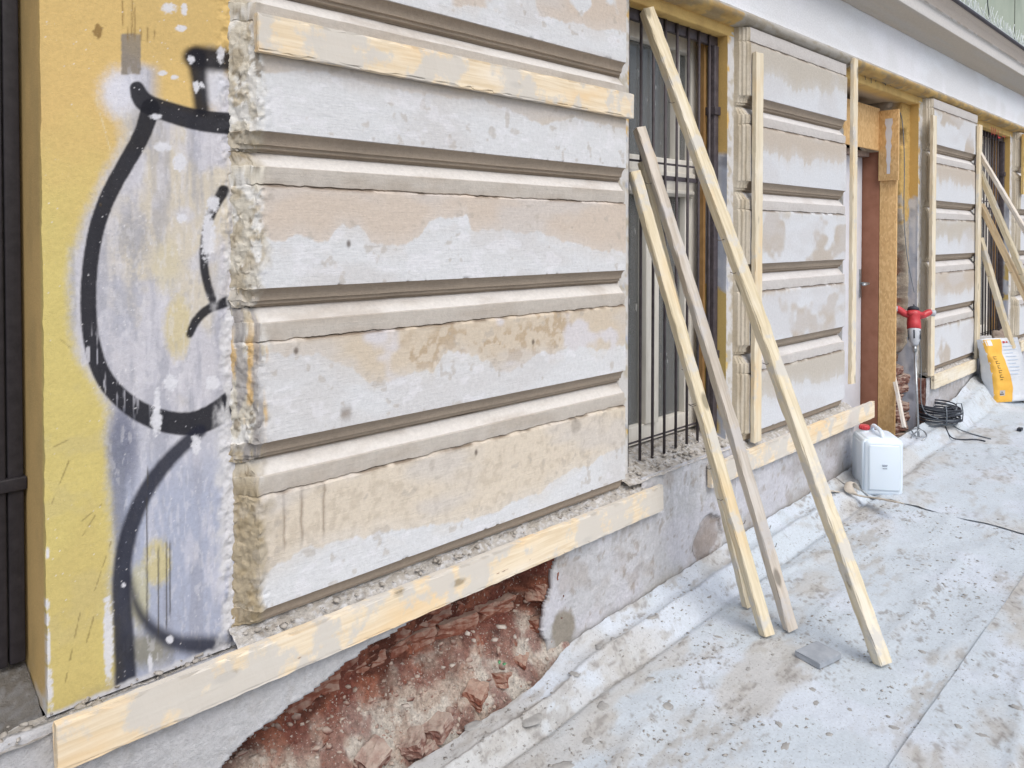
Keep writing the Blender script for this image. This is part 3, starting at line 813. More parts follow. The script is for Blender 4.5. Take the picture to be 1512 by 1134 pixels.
def surround(xa, xb, z0, z1, mode, left=True):
    """jamb sheets (front strip, reveal) and lintel of one opening"""
    for side, x0, sgn in (('l', xa, -1), ('r', xb, 1)):
        xo = x0 + sgn * .09
        xs_ = np.concatenate([np.linspace(xo, x0, 12), np.full(16, x0)])
        ys_ = np.concatenate([np.full(12, YB), np.linspace(YB + .002, .42, 16)])
        zs_ = np.arange(z0, z1 + .03, .012)
        A, B = np.meshgrid(xs_, zs_); Y_ = np.broadcast_to(ys_, A.shape).copy()
        nse = fbm(A * 20, B * 20, Y_ * 20, 4, int(abs(x0) * 10))
        Y_ = Y_ - (nse - .5) * .006 * (ys_ < YB + .001); A = A + sgn * (nse - .5) * .005
        zr = B - EZ
        yel = np.broadcast_to(lin(208, 170, 92), A.shape + (3,))
        gr = np.broadcast_to(lin(172, 178, 192), A.shape + (3,))
        gr = mixc(gr, lin(204, 204, 208), sstep(.45, .6, fbm(A * 30, B * 6, Y_ * 30, 4, 5)))
        gr = mixc(gr, lin(130, 134, 146), sstep(.56, .7, fbm(A * 20, B * 9, Y_ * 20, 4, 6)) * .8)
        if mode == 'window':
            zc = .44 if xb < 5 else .36
            c = mixc(gr, yel, sstep(zc - .01, zc + .01, zr + .05 * (nse - .5)))
            pat = sstep(.5, .53, fbm(A * 6, B * 5, Y_ * 6, 3, 8)) * sstep(0, -.1, zr)
            c = mixc(c, lin(206, 176, 100), pat)
        else:
            c = mixc(gr, yel, sstep(.30, .33, zr + .08 * (nse - .5)))
        front = np.broadcast_to((ys_ < YB + .001), A.shape) * 1.0
        fc = np.broadcast_to(lin(204, 202, 200), c.shape)
        fc = mixc(fc, lin(176, 164, 140), sstep(.5, .65, fbm(A * 30, B * 30, 0, 4, 12)) * .7)
        c = mixc(c, fc, front * sstep(.35, .45, nse + .25 * (np.abs(A - x0) / .09)))
        j = grid('jamb', np.stack([A, Y_, B], -1), 'paint', house, c, flip=(sgn < 0))
    # lintel: face and soffit
    xs_ = np.arange(xa - .09, xb + .0901, .02)
    pr = [(.42, z1), (.30, z1), (.20, z1), (.13, z1), (YB + .004, z1), (YB, z1 + .004), (YB, z1 + .025), (YB, z1 + .062)]
    A = np.broadcast_to(xs_, (len(pr), len(xs_))).copy()
    Y_ = np.array([p[0] for p in pr])[:, None] + np.zeros_like(A); B = np.array([p[1] for p in pr])[:, None] + np.zeros_like(A)
    nse = fbm(A * 14, Y_ * 14, B * 14, 4, 40)
    B = B + (nse - .5) * .006
    c = np.broadcast_to(lin(214, 178, 100), A.shape + (3,)).copy()
    c = mixc(c, lin(190, 152, 84), sstep(.45, .7, nse) * .6)
    if mode == 'door':
        c = mixc(c, lin(196, 172, 140), sstep(.12, .2, Y_ + .1 * (nse - .5)))
    grid('lintel', np.stack([A, Y_, B], -1), 'paint', house, c, flip=True)
OPEN = [(-.55, .49, 'window'), (2.785, 3.637, 'window'), (5.13, 6.58, 'door'), (8.09, 9.41, 'window'), (12.3, 13.5, 'window')]
ZS = 1.05
for xa, xb, md in OPEN[1:]:
    surround(xa, xb, Zr(-1.12) if md == 'window' else .02, Zr(ZS), md)
# left neighbour opening: only its left jamb and lintel
box('lintel', -.62, .49, YB, .42, Zr(ZS), Zr(1.11), mat_noise('yellow_lintel', lin(206, 170, 92), lin(214, 180, 104), 8, .8), house)

# marks sprayed on the lintels: thin strokes of paint on the surface
def wall_strokes(name, strokes, mat, y, parent, w=1.2):
    for pts in strokes:
        V, F = [], []
        q = [P(a, b, y) for a, b in pts]
        for i in range(len(q) - 1):
            d = (q[i + 1] - q[i]); d.y = 0
            n_ = Vector((-d.z, 0, d.x)).normalized() * (.0055 * w)
            k = len(V)
            V += [q[i] - n_, q[i] + n_, q[i + 1] + n_ * .8, q[i + 1] - n_ * .8]
            F.append((k, k + 1, k + 2, k + 3))
        mesh_np(name, [tuple(v) for v in V], F, mat, parent, smooth_f=False)
wall_strokes('paint_mark', [[(1276, 105), (1278, 118)], [(1286, 107), (1286.4, 123)], [(1282, 111), (1290, 112)], [(1294, 114), (1293, 121)], [(1305, 120), (1308, 126)], [(1303, 121), (1312, 124)], [(1314, 125), (1316, 126)]],
             M['rubber'], YB - .012, house, 1.3)
wall_strokes('paint_mark', [[(1464, 187), (1464.6, 199)], [(1467, 188), (1467, 198)], [(1470, 191), (1470.5, 194)], [(1470, 189), (1468.6, 200)], [(1474, 192), (1473.8, 203)], [(1474, 203), (1477, 203.4)], [(1480, 200.5), (1480.6, 203)], [(1482.5, 201), (1484, 203)]],
             M['ink_red'], YB - .012, house, 1.5)

# ------------------------------------------------------------------ moulding, frieze, cornice, upper wall
def extrude(name, prof, x0, x1, dx, mat, parent, paint, nz=.0):
    xs_ = np.arange(x0, x1 + dx * .5, dx)
    A = np.broadcast_to(xs_, (len(prof), len(xs_))).copy()
    Y_ = np.array([p[0] for p in prof])[:, None] + np.zeros_like(A)
    B = np.array([Zr(p[1]) for p in prof])[:, None] + np.zeros_like(A)
    nse = fbm(A * 6, B * 6, Y_ * 6, 4, 90)
    Y_ = Y_ + (nse - .5) * nz; B = B + (fbm(A * 9, B * 3, 0, 3, 91) - .5) * nz
    return grid(name, np.stack([A, Y_, B], -1), mat, parent, paint(A, Y_, B - EZ), flip=True)
def pm(A, Y_, Z):
    c = np.broadcast_to(lin(204, 168, 96), A.shape + (3,)).copy()
    c = mixc(c, lin(176, 142, 84), sstep(.4, .6, fbm(A * 8, Z * 40, 0, 4, 92)) * .8)
    g = ((A > 3.66) & (A < 5.12)) | ((A > .9) & (A < 2.8))
    c = np.where(g[..., None], lin(176, 170, 160), c)
    c = mixc(c, lin(172, 170, 166), sstep(1.145, 1.16, Z))
    c = mixc(c, lin(150, 138, 116), sstep(.5, .6, fbm(A * 14, Z * 60, 0, 4, 93)) * .6)
    return c
extrude('moulding', [(.08, 1.104), (.035, 1.106), (.030, 1.112), (.012, 1.116), (-.006, 1.122), (-.016, 1.134), (-.020, 1.148), (-.018, 1.158), (-.008, 1.164), (-.004, 1.172)],
        -2.6, 16, .02, M['plaster'], house, pm, .004)
def pw(A, Y_, Z):
    c = np.broadcast_to(lin(226, 229, 234), A.shape + (3,)).copy()
    c = mixc(c, lin(214, 214, 216), sstep(.42, .62, fbm(A * 1.6, Z * 5, 0, 5, 94)) * .7)
    return mixc(c, lin(230, 230, 236), sstep(.5, .7, fbm(A * 3, Z * 1.2, 0, 4, 95)) * .6)
extrude('frieze', [(-.004, 1.172), (0, 1.19)] + [(0, 1.19 + .02 * i) for i in range(1, 15)] + [(0, 1.49)], -2.6, 16, .03, M['plaster'], house, pw, .004)
def pc(A, Y_, Z):
    c = np.broadcast_to(lin(192, 180, 164), A.shape + (3,)).copy()
    c = mixc(c, lin(188, 182, 174), sstep(.42, .62, fbm(A * .9, Z * 40, Y_ * 40, 4, 96)) * .6)
    c = np.where(((Z > 1.556) & (Z < 1.645))[..., None], lin(216, 212, 208), c)
    return np.where((Z > 1.648)[..., None], lin(206, 194, 182), c)
extrude('cornice', [(0, 1.49), (-.03, 1.492), (-.034, 1.500), (-.07, 1.508), (-.10, 1.516), (-.104, 1.522), (-.15, 1.540), (-.178, 1.552), (-.18, 1.557), (-.18, 1.58), (-.18, 1.61), (-.18, 1.642),
                    (-.184, 1.6435), (-.196, 1.645), (-.197, 1.652), (-.20, 1.66), (-.212, 1.672), (-.216, 1.69), (-.228, 1.70), (-.245, 1.708), (-.252, 1.722)],
        -2.6, 16, .05, M['plaster'], house, pc, .002)
fl = extrude('flashing', [(-.25, 1.722), (-.268, 1.720), (-.270, 1.742), (-.266, 1.746), (-.05, 1.79), (.12, 1.83), (.12, 1.9)], -2.6, 16, .5, M['flashing'], house, lambda A, Y_, Z: np.broadcast_to(lin(80, 76, 84), A.shape + (3,)))
up_w = box('upper_wall', -2.6, 16, .121, .5, Zr(1.75), Zr(4.6), M['greenwall'], house)
for k in range(3):    # sunk panel frames and window bays of the upper storey
    x0 = 7.35 + (k - 1) * 4.6
    # panel outline: four dark sunk joints
    box('panel_joint', x0, x0 + 2.4, .1185, .126, Zr(2.62), Zr(2.645), M['line_dark'], up_w)
    box('panel_joint', x0 + 2.4, x0 + 2.42, .1185, .126, Zr(1.86), Zr(2.645), M['line_dark'], up_w)
    box('panel_joint', x0 - .02, x0, .1185, .126, Zr(1.86), Zr(2.645), M['line_dark'], up_w)
    box('sill', x0 - .25, x0 + 2.6, -.04, .119, Zr(2.78), Zr(2.86), M['frame'], up_w, .01)
    w = box('window', x0 + .5, x0 + 1.9, .10, .1205, Zr(2.9), Zr(4.4), M['frame'], up_w, .004)
    box('pane', x0 + .58, x0 + 1.16, .092, .0985, Zr(2.98), Zr(4.32), M['room'], w)
    box('pane', x0 + 1.24, x0 + 1.82, .092, .0985, Zr(2.98), Zr(4.32), M['room'], w)
# bird spikes on the cornice
rs = random.Random(3)
for k in range(8):
    x0 = 4.2 + k * 1.0
    V, F = [], []
    q0 = len(V)
    bx0, bx1 = x0, x0 + .985
    def addbox(x0, x1, y0, y1, z0, z1):
        k_ = len(V)
        for zz in (z0, z1):
            V.extend([(x0, y0, zz), (x1, y0, zz), (x1, y1, zz), (x0, y1, zz)])
        F.extend([(k_, k_ + 3, k_ + 2, k_ + 1), (k_ + 4, k_ + 5, k_ + 6, k_ + 7)] + [(k_ + i, k_ + (i + 1) % 4, k_ + 4 + (i + 1) % 4, k_ + 4 + i) for i in range(4)])
    addbox(bx0, bx1, -.262, -.235, Zr(1.752), Zr(1.757))
    for i in range(34):
        cx_ = bx0 + .015 + i * .0288
        tx, ty = cx_ + (rs.random() - .5) * .07, -.25 + (rs.random() - .4) * .09
        h = .085 + rs.random() * .035
        k_ = len(V); r = .0022
        for (ax, ay, az) in ((cx_, -.25, Zr(1.756)), (tx, ty, Zr(1.756) + h)):
            V.extend([(ax - r, ay - r, az), (ax + r, ay - r, az), (ax + r, ay + r, az), (ax - r, ay + r, az)])
        F.extend([(k_ + 4, k_ + 5, k_ + 6, k_ + 7)] + [(k_ + i_, k_ + (i_ + 1) % 4, k_ + 4 + (i_ + 1) % 4, k_ + 4 + i_) for i_ in range(4)])
    o = mesh_np('bird_spike_strip', V, F, M['spike'], None, smooth_f=False)
    tag(o, 'strip of clear bird spikes along the edge of the cornice', 'bird spikes', 'bird spike strips on the cornice')
tag(tube('overhead_cable', [P(1456, -60, -.1), P(1458.5, 8, -.1), P(1462, 33, -.13)], .004, M['rubber']), 'thin dark cable hanging down behind the bird spikes', 'cable')

# ------------------------------------------------------------------ room behind, floor slab
bm = bmesh.new(); box_bm(bm, -2.6, 16, .5, 3.2, -.2, 4.5)
bmesh.ops.delete(bm, geom=[f for f in bm.faces if abs(f.calc_center_median().y - .5) < .01], context='FACES_ONLY')
bm_obj('room_shell', bm, M['room'], house)
for xa, xb in ((-2.6, -.62), (.49, .96)): pass
box('inner_wall', .96, 2.80, .43, .5, Zr(-1.7), Zr(1.75), M['room'], house)
for xa, xb in ((-2.6, -.6), (3.63, 5.14), (6.57, 8.1), (9.4, 12.3), (13.5, 16)):
    box('inner_wall', xa, xb, .43, .5, -.2, Zr(1.75), M['room'], house)
box('inner_wall', -2.6, 16, .425, .5, Zr(1.04), Zr(1.9), M['room'], house)

# ------------------------------------------------------------------ windows and grilles
def window(xa, xb, y, zb, zt, detail):
    fr = empty('window', (0, 0, 0)); fr.parent = house
    z0, z1 = Zr(zb), Zr(zt)
    s = .075
    xm = (xa + xb) / 2
    box('frame', xa, xa + s, y, y + .07, z0, z1, M['frame'], fr, .006)
    box('frame', xb - s, xb, y, y + .07, z0, z1, M['frame'], fr, .006)
    box('frame', xa + s, xb - s, y + .002, y + .07, z1 - .08, z1, M['frame'], fr, .006)
    box('frame', xa + s, xb - s, y + .002, y + .07, z0, z0 + .09, M['frame'], fr, .006)
    zt0, zt1 = Zr(.21), Zr(.40)
    box('transom', xa + s, xb - s, y - .012, y + .07, zt0, zt1, M['frame'], fr, .006)
    box('transom', xa + s, xb - s, y - .026, y - .0122, zt0 + .085, zt0 + .12, M['frame'], fr, .004)
    box('transom', xa + s, xb - s, y - .022, y - .0122, zt0 + .01, zt0 + .03, M['frame'], fr, .004)
    box('mullion', xm - .07, xm - .004, y - .008, y + .07, z0 + .09, zt0, M['frame'], fr, .006)
    box('mullion', xm + .004, xm + .05, y - .001, y + .07, z0 + .09, zt0, M['frame'], fr, .006)
    box('mullion', xm - .02, xm + .02, y - .022, y - .009, z0 + .09, zt0, M['frame'], fr, .005)
    box('mullion', xb - s - .045, xb - s, y + .006, y + .07, z0 + .09, zt0, M['frame'], fr, .004)
    box('mullion', xb - s - .14, xb - s - .10, y + .006, y + .07, zt1, z1 - .08, M['frame'], fr, .004)
    for a, b, c, d in ((xa + s, xm - .07, z0 + .09, zt0), (xm + .05, xb - s - .045, z0 + .09, zt0), (xa + s, xb - s - .14, zt1, z1 - .08), (xb - s - .10, xb - s, zt1, z1 - .08)):
        box('pane', a, b, y + .04, y + .045, c, d, M['glass'], fr)
    # curtains behind the lower casements, a flat grey blind behind part of the top light
    for a, b in ((xm + .03, xb - s - .03), (xa + s, xm - .03)):
        n = 60
        xs_ = np.linspace(a, b, n); zs_ = np.linspace(z0 + .04, zt0 - .02, 24)
        A, B = np.meshgrid(xs_, zs_)
        lim = a + (b - a) * (.55 + .47 * np.clip((Zr(.0) - B) / .3, 0, 1))
        A = np.minimum(A, lim + .02 * np.abs(np.sin(B * 26)))
        Y_ = y + .062 + .010 * np.sin((A - a) * 85) + .004 * np.sin(B * 9)
        grid('curtain', np.stack([A, Y_, B], -1), 'curtain', fr)
    box('blind', xa + s, xm + .14, y + .050, y + .053, zt1, z1 - .03, M['blind'], fr)
    return fr
def grille(xa, xb, y, zb, zt, n, post_right=True):
    g = empty('window_grille', (0, 0, 0)); g.parent = house
    xs_ = [xa + .06 + .0995 * i for i in range(n)]
    for i, x in enumerate(xs_):
        tube('bar', [(x, y, Zr(zb) - .0 + .01 * math.sin(i * 2.1)), (x + .002 * math.sin(i), y, Zr(-.2)), (x, y, Zr(zt))], .0072, M['iron'], g, 8)
    x1 = xs_[-1] + .03
    for z, h in ((-.957, .008), (.286, .022), (.354, .010), (zt - .02, .05)):
        box('rail', xa + .02, x1 if z < zt - .1 else xb - .002, y + .0075, y + .0135 if h < .03 else y + .03, Zr(z) - h / 2, Zr(z) + h / 2, M['iron'], g, .001)
    if post_right:
        # square hinge post with collars
        p = box('post', xb - .052, xb - .012, y - .006, y + .04, Zr(-1.03), Zr(zt) - .046, M['iron'], g, .004)
        for z in (.66, -.62):
            box('collar', xb - .060, xb - .004, y - .014, y + .046, Zr(z) - .022, Zr(z) + .022, M['iron'], p, .003)
        box('ochre_strip', xb - .075, xb - .0525, y + .045, y + .08, Zr(-1.0), Zr(zt) - .03, M['frame_ochre'], g)
    return g
window(2.795, 3.63, .235, -1.02, 1.045, True)
grille(2.785, 3.637, .12, -1.055, 1.045, 8)
window(8.10, 9.40, .235, -1.02, 1.045, True)
grille(8.09, 9.41, .12, -1.055, 1.045, 11)
window(12.31, 13.49, .235, -1.02, 1.045, False)
grille(12.3, 13.5, .12, -1.055, 1.045, 10)
window(-.54, .48, .29, -1.06, 1.045, False)
g0 = empty('window_grille'); g0.parent = house
p0 = box('post', .448, .483, .235, .275, Zr(-1.075), Zr(1.04), M['iron_dark'], g0, .004)
box('post', .426, .444, .235, .265, Zr(-1.075), Zr(1.04), M['iron_dark'], g0, .003)
box('collar', .42, .4885, .226, .284, Zr(-.637), Zr(-.603), M['iron_dark'], p0, .004)
for i in range(8):
    tube('bar', [(-.45 + i * .1, .25, Zr(-1.06)), (-.45 + i * .1, .25, Zr(1.0))], .0072, M['iron'], g0)
for z in (-.62, .3):
    box('rail', -.53, .425, .243, .257, Zr(z) - .012, Zr(z) + .012, M['iron'], g0)

# ------------------------------------------------------------------ plinth with the broken hole
HOLE = [(.70, -1.90), (.72, -1.52), (.90, -1.42), (1.0, -1.385), (1.097, -1.353), (1.207, -1.331), (1.30, -1.30), (1.387, -1.283), (1.50, -1.262), (1.62, -1.245), (1.9, -1.232),
        (2.235, -1.232), (2.228, -1.30), (2.20, -1.38), (2.165, -1.46), (2.155, -1.52), (2.17, -1.58), (2.15, -1.90)]
def inside(x, z, poly):
    r = np.zeros(np.shape(x), bool)
    n = len(poly)
    for i in range(n):
        (x0, z0), (x1, z1) = poly[i], poly[(i + 1) % n]
        cond = ((z0 > z) != (z1 > z)) & (x < (x1 - x0) * (z - z0) / (z1 - z0 + 1e-12) + x0)
        r ^= cond
    return r
def plinth_paint(A, Z, seed=0):
    c = np.broadcast_to(lin(189, 189, 192), A.shape + (3,)).copy()
    n = fbm(A * 5, Z * 5, 0, 5, 201)
    c = mixc(c, lin(196, 195, 202), sstep(.5, .66, n) * .8)
    c = mixc(c, lin(164, 154, 146), sstep(.56, .75, fbm(A * 8, Z * 8, 0, 5, 202)) * .5)
    c = mixc(c, lin(206, 206, 212), sstep(.58, .66, fbm(A * 30, Z * 10, 0, 4, 203)) * .7 * sstep(-1.5, -1.2, Z))
    c = mixc(c, lin(148, 134, 118), sstep(.66, .74, fbm(A * 34, Z * 30, 0, 4, 204)) * .5)
    # left part is cleaner bluish grey
    c = mixc(c, lin(186, 186, 188), sstep(1.7, 1.4, A) * .7)
    # dirt low down, splashes
    low = Z - (gz(A) - EZ)
    c = mixc(c, lin(150, 140, 124), sstep(.14, .02, low + .1 * (n - .5)) * .75)
    # darker brownish patch right of the hole
    r = np.hypot((A - 2.275) / .075, (Z + 1.555) / .085) + .5 * (fbm(A * 18, Z * 18, 0, 4, 205) - .5)
    c = mixc(c, lin(146, 138, 126), sstep(1.1, .8, r))
    # scraped shallow hollow near the window
    r = np.hypot((A - 3.36) / .13, (Z + 1.50) / .12) + .6 * (fbm(A * 14, Z * 14, 0, 4, 206) - .5)
    c = mixc(c, lin(150, 136, 126), sstep(1.1, .7, r + .5 * (fbm(A * 40, Z * 40, 0, 4, 216) - .5)) * .75)
    c = mixc(c, lin(120, 108, 96), sstep(.06, .03, np.abs(r - 1.0)) * sstep(.45, .6, n) * .7)
    # bare patches further along
    c = mixc(c, lin(150, 140, 134), sstep(.52, .66, fbm(A * 3.5, Z * 6, 0, 4, 207)) * sstep(3.4, 3.8, A) * .45)
    return c
def plinth_piece(x0, x1, zt, dx, hole=False):
    xs_ = np.arange(x0, x1 + dx * .5, dx); zs_ = np.arange(-1.95, zt + .0001, dx)
    A, Z = np.meshgrid(xs_, zs_)
    zz = np.where(Z > zt - dx, zt, Z)
    Y_ = (fbm(A * 5, Z * 5, 0, 4, 210) - .5) * .016 + (fbm(A * 40, Z * 40, 0, 4, 211) - .5) * .006
    r = np.hypot((A - 3.36) / .13, (Z + 1.50) / .12) + .6 * (fbm(A * 14, Z * 14, 0, 4, 206) - .5)
    Y_ = Y_ + sstep(1.08, .9, r) * .018
    keep = None
    if hole:
        jx = (fbm(A * 16, Z * 16, 0, 4, 212) - .5) * .035; jz = (fbm(A * 16, Z * 16, 5, 4, 213) - .5) * .03
        ins = inside(A + jx, Z + jz, HOLE)
        # soften vertices onto the edge a little and drop faces that lie in the hole
        keep = ~(ins[:-1, :-1] | ins[1:, :-1] | ins[:-1, 1:] | ins[1:, 1:])
    o = grid('plinth', np.stack([A, Y_ + .004, zz + EZ], -1), 'concrete', house, plinth_paint(A, Z), flip=False, keep=keep)
    if hole:
        s = o.modifiers.new('thick', 'SOLIDIFY'); s.thickness = .022; s.offset = -1
    return o
pl_hole = plinth_piece(-.62, 2.80, -1.135, .007, True)
plinth_piece(2.80, 3.62, -1.07, .009)
plinth_piece(3.62, 5.16, -1.12, .012)
box('plinth_end', 6.588, 6.602, .008, .12, -.05, Zr(-1.122), M['old_brick'], house)
plinth_piece(6.60, 8.08, -1.12, .02)
plinth_piece(8.08, 9.42, -1.07, .02)
plinth_piece(9.42, 16.0, -1.12, .04)
plinth_piece(-2.6, -.62, -1.135, .04)
# sloping mortar ledges above the boards (top of the plinth)
def ledge(x0, x1, zf, zb, yf, yb, dx, seed, tint=1.0):
    n = 20
    s = np.linspace(0, 1, n)
    xs_ = np.arange(x0, x1 + dx * .5, dx)
    A, S = np.meshgrid(xs_, s)
    Y_ = yf + (yb - yf) * S
    Z = zf + (zb - zf) * S ** .8
    l1 = fbm(A * 22, Y_ * 40, 0, 4, seed); l2 = fbm(A * 70, Y_ * 90, 0, 3, seed + 1)
    e = np.sin(np.pi * np.clip(S, 0, 1)) ** .5
    Z = Z + ((l1 - .45) * .018 + (l2 - .5) * .008) * (.35 + .65 * e)
    Y_ = Y_ - (fbm(A * 18, S * 3, 0, 4, seed + 2) - .4) * .02 * (1 - S)
    c = np.broadcast_to(lin(192, 186, 178), A.shape + (3,)).copy()
    c = mixc(c, lin(166, 156, 142), sstep(.5, .66, l1) * .5)
    c = mixc(c, lin(216, 215, 216), sstep(.52, .62, l2) * .7)
    c = mixc(c, lin(120, 108, 94), sstep(.66, .76, fbm(A * 40, Y_ * 60, 3, 4, seed + 4)) * .5)
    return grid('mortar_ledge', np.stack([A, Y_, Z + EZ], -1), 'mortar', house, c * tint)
ledge(.93, 2.83, -1.128, -1.092, -.006, .06, .007, 300)
ledge(-.62, 1.02, -1.148, -1.160, -.006, .10, .009, 310)
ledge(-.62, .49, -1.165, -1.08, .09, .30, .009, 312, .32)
ledge(2.70, 3.72, -1.085, -1.03, -.002, .26, .009, 320)
ledge(3.66, 5.12, -1.125, -1.09, -.006, .06, .012, 330)
ledge(6.62, 8.06, -1.12, -1.09, -.006, .06, .02, 340)
ledge(8.0, 9.5, -1.08, -1.03, -.002, .26, .02, 350)
ledge(9.45, 12.3, -1.12, -1.09, -.006, .06, .04, 360)
# inside of the hole: exposed brick core and a slope of debris
nr = 110
s = np.linspace(0, 1, nr)
prof = np.array([(-.02, -1.20), (.05, -1.215), (.115, -1.235), (.135, -1.30), (.14, -1.38), (.145, -1.44), (.115, -1.475), (.07, -1.52), (.03, -1.575), (-.02, -1.63), (-.06, -1.69), (-.14, -1.76)])
pu = np.linspace(0, 1, len(prof))
py, pz = np.interp(s, pu, prof[:, 0]), np.interp(s, pu, prof[:, 1])
xs_ = np.arange(.55, 2.30, .006)
A, S = np.meshgrid(xs_, s)
Y_ = np.interp(S, pu, prof[:, 0]); Z = np.interp(S, pu, prof[:, 1])
kx = sstep(2.255, 2.13, A + .03 * (fbm(A * 10, Z * 20, 0, 3, 400) - .5))
Y_ = np.where(Y_ > .0, .012 + (Y_ - .012) * kx, Y_)
back = sstep(.62, .45, S)
lump = fbm(A * 9, Z * 9, Y_ * 9, 4, 401); lump2 = fbm(A * 34, Z * 34, Y_ * 34, 4, 402)
l3 = fbm(A * 90, Z * 90, Y_ * 90, 3, 409, .7)
Y_ = Y_ + (lump - .5) * .05 * back + (lump2 - .5) * .03 + (l3 - .5) * .010
Z = Z + (1 - back) * ((lump - .5) * .07 + (lump2 - .5) * .035 + (l3 - .5) * .014)
Z = np.maximum(Z, -1.80) - sstep(.86, .62, A) * sstep(.6, .9, S) * .12
c = np.broadcast_to(lin(152, 90, 66), A.shape + (3,)).copy()
c = mixc(c, lin(104, 60, 46), sstep(.45, .6, fbm(A * 12, Z * 16, 0, 4, 403)))
crs = np.abs(((Z + 1.26) / .078) % 1 - .5)
c = mixc(c, lin(120, 100, 88), sstep(.40, .46, crs) * back * sstep(.4, .55, lump) * .6)
deb = 1 - sstep(.72, .50, S + .2 * (lump - .5))
c = mixc(c, lin(186, 168, 152), deb * .95 * sstep(.28, .42, lump2 * .6 + l3 * .4))
c = mixc(c, lin(204, 196, 184), deb * sstep(.49, .54, fbm(A * 8, Z * 11, 0, 5, 404, .62)) * .8)
c = mixc(c, lin(126, 70, 58), sstep(.56, .64, fbm(A * 6 + 4, Z * 7, 0, 4, 405)) * .7)
core = grid('brick_core', np.stack([A, Y_, Z + EZ], -1), 'earth', pl_hole, c, flip=True)
# bricks that can be told apart in the hole
def broken_brick(size, mat, parent, seed):
    bm = bmesh.new(); bmesh.ops.create_cube(bm, size=1)
    bmesh.ops.subdivide_edges(bm, edges=bm.edges[:], cuts=5, use_grid_fill=True)
    V = np.array([v.co[:] for v in bm.verts])
    r2 = (V ** 8).sum(1) ** (1 / 8)
    V = V * (.5 / np.maximum(r2, .3))[:, None] * .55 + V * .45          # worn arrises
    off = seed * 7.7
    d = np.stack([fbm(V[:, 0] * 3 + off, V[:, 1] * 3 + k_ * 9, V[:, 2] * 3, 3, seed + k_) - .5 for k_ in range(3)], -1)
    V = (V + d * .34) * np.array([size[0], size[2], size[1]]) * 1.08
    for v, q in zip(bm.verts, V): v.co = q
    return bm_obj('brick', bm, mat, parent, False)
def brick(loc, rot, size=(.13, .062, .11), mat='brick', seed=0, parent=pl_hole):
    o = broken_brick(size, M[mat], parent, seed)
    o.location = loc; o.rotation_euler = rot
    return o
k = 0
for row, z in enumerate((-1.285, -1.362, -1.438)):
    for i in range(6):
        x = 1.02 + i * .2 + (row % 2) * .09 + rs.random() * .02
        if x > 2.1 or (row == 0 and x < 1.25) or (row == 1 and x < 1.0): continue
        brick((x, .172 - .004 * row + rs.random() * .03, Zr(z) + rs.random() * .008), (rs.uniform(-.08, .08), rs.uniform(-.04, .04), rs.uniform(-.08, .08)), (.18, .064, .10), seed=k); k += 1
for X_, v_, y, sz, rz in ((806, 868, .045, (.10, .066, .12), .3), (800, 912, .04, (.10, .06, .12), .25), (712, 1018, -.035, (.11, .06, .10), .5), (748, 998, -.02, (.10, .055, .09), .3),
                          (775, 968, .0, (.10, .055, .08), .6), (655, 1068, -.06, (.12, .06, .1), .4), (620, 1092, -.07, (.10, .06, .09), .7), (560, 1112, -.06, (.12, .06, .1), .2), (640, 1100, -.075, (.08, .05, .07), .2)):
    p = P(X_, v_, y)
    brick((p.x, p.y + .035, p.z - .03), (rs.uniform(-.4, .4), rs.uniform(-.4, .4), rz), (sz[0] * .72, sz[1] * .85, sz[2] * .72), 'brick' if X_ > 700 else 'old_brick', seed=k); k += 1
# loose rubble in the hole and on the ledges
ICO = None
def rock_proto():
    bm = bmesh.new(); bmesh.ops.create_icosphere(bm, subdivisions=1, radius=1)
    V = np.array([v.co[:] for v in bm.verts]); F = np.array([[v.index for v in f.verts] for f in bm.faces]); bm.free()
    return V, F
RV, RF = rock_proto()
def rocks(name, centers, sizes, mat, flat=.6, parent=None, seed=0):
    r = np.random.default_rng(seed)
    V, F = [], []
    for i, (c_, s_) in enumerate(zip(centers, sizes)):
        a = (RV + .75 * (r.random((len(RV), 3)) - .5)) * np.array([1.1, .45 + .6 * r.random(), flat * (.45 + .7 * r.random())]) * s_
        t = r.random() * 6.28
        R = np.array([[math.cos(t), -math.sin(t), 0], [math.sin(t), math.cos(t), 0], [0, 0, 1]])
        V.append(a @ R.T + np.array(c_)); F.append(RF + len(RV) * i)
    o = mesh_np(name, np.concatenate(V), np.concatenate(F), mat, parent, smooth_f=False)
    o['kind'] = 'stuff'
    return o
r = np.random.default_rng(5)
flatP = np.stack([A, Y_, Z + EZ], -1)
ii = r.integers(int(nr * .50), nr - 6, 900); jj = r.integers(40, A.shape[1] - 12, 900)
rocks('rubble', flatP[ii, jj], .002 + .009 * r.random(900) ** 6, M['dust'], .7, pl_hole, 6)
ii = r.integers(int(nr * .45), nr - 6, 300); jj = r.integers(40, A.shape[1] - 12, 300)
rocks('brick_rubble', flatP[ii, jj], .003 + .018 * r.random(300) ** 5, M['old_brick'], .7, pl_hole, 7)
big = [P(600, 1042, -.0), P(565, 1048, .0), P(690, 935, .08), P(740, 925, .05), P(655, 985, .03), P(668, 982, .03), P(730, 945, .04), P(760, 940, .03), P(700, 945, .06), P(778, 945, .01), P(468, 1118, .0)]
rocks('plaster_rubble', [tuple(p) for p in big], [.014, .010, .014, .022, .009, .012, .014, .018, .012, .014, .006], M['chip'], .5, pl_hole, 8)
rocks('glass_shard', [tuple(P(738, 977, .0)), tuple(P(745, 980, 0)), tuple(P(548, 1118, -.03)), tuple(P(555, 1112, -.03))], [.012, .009, .014, .01], M['green_glass'], .3, pl_hole, 9)
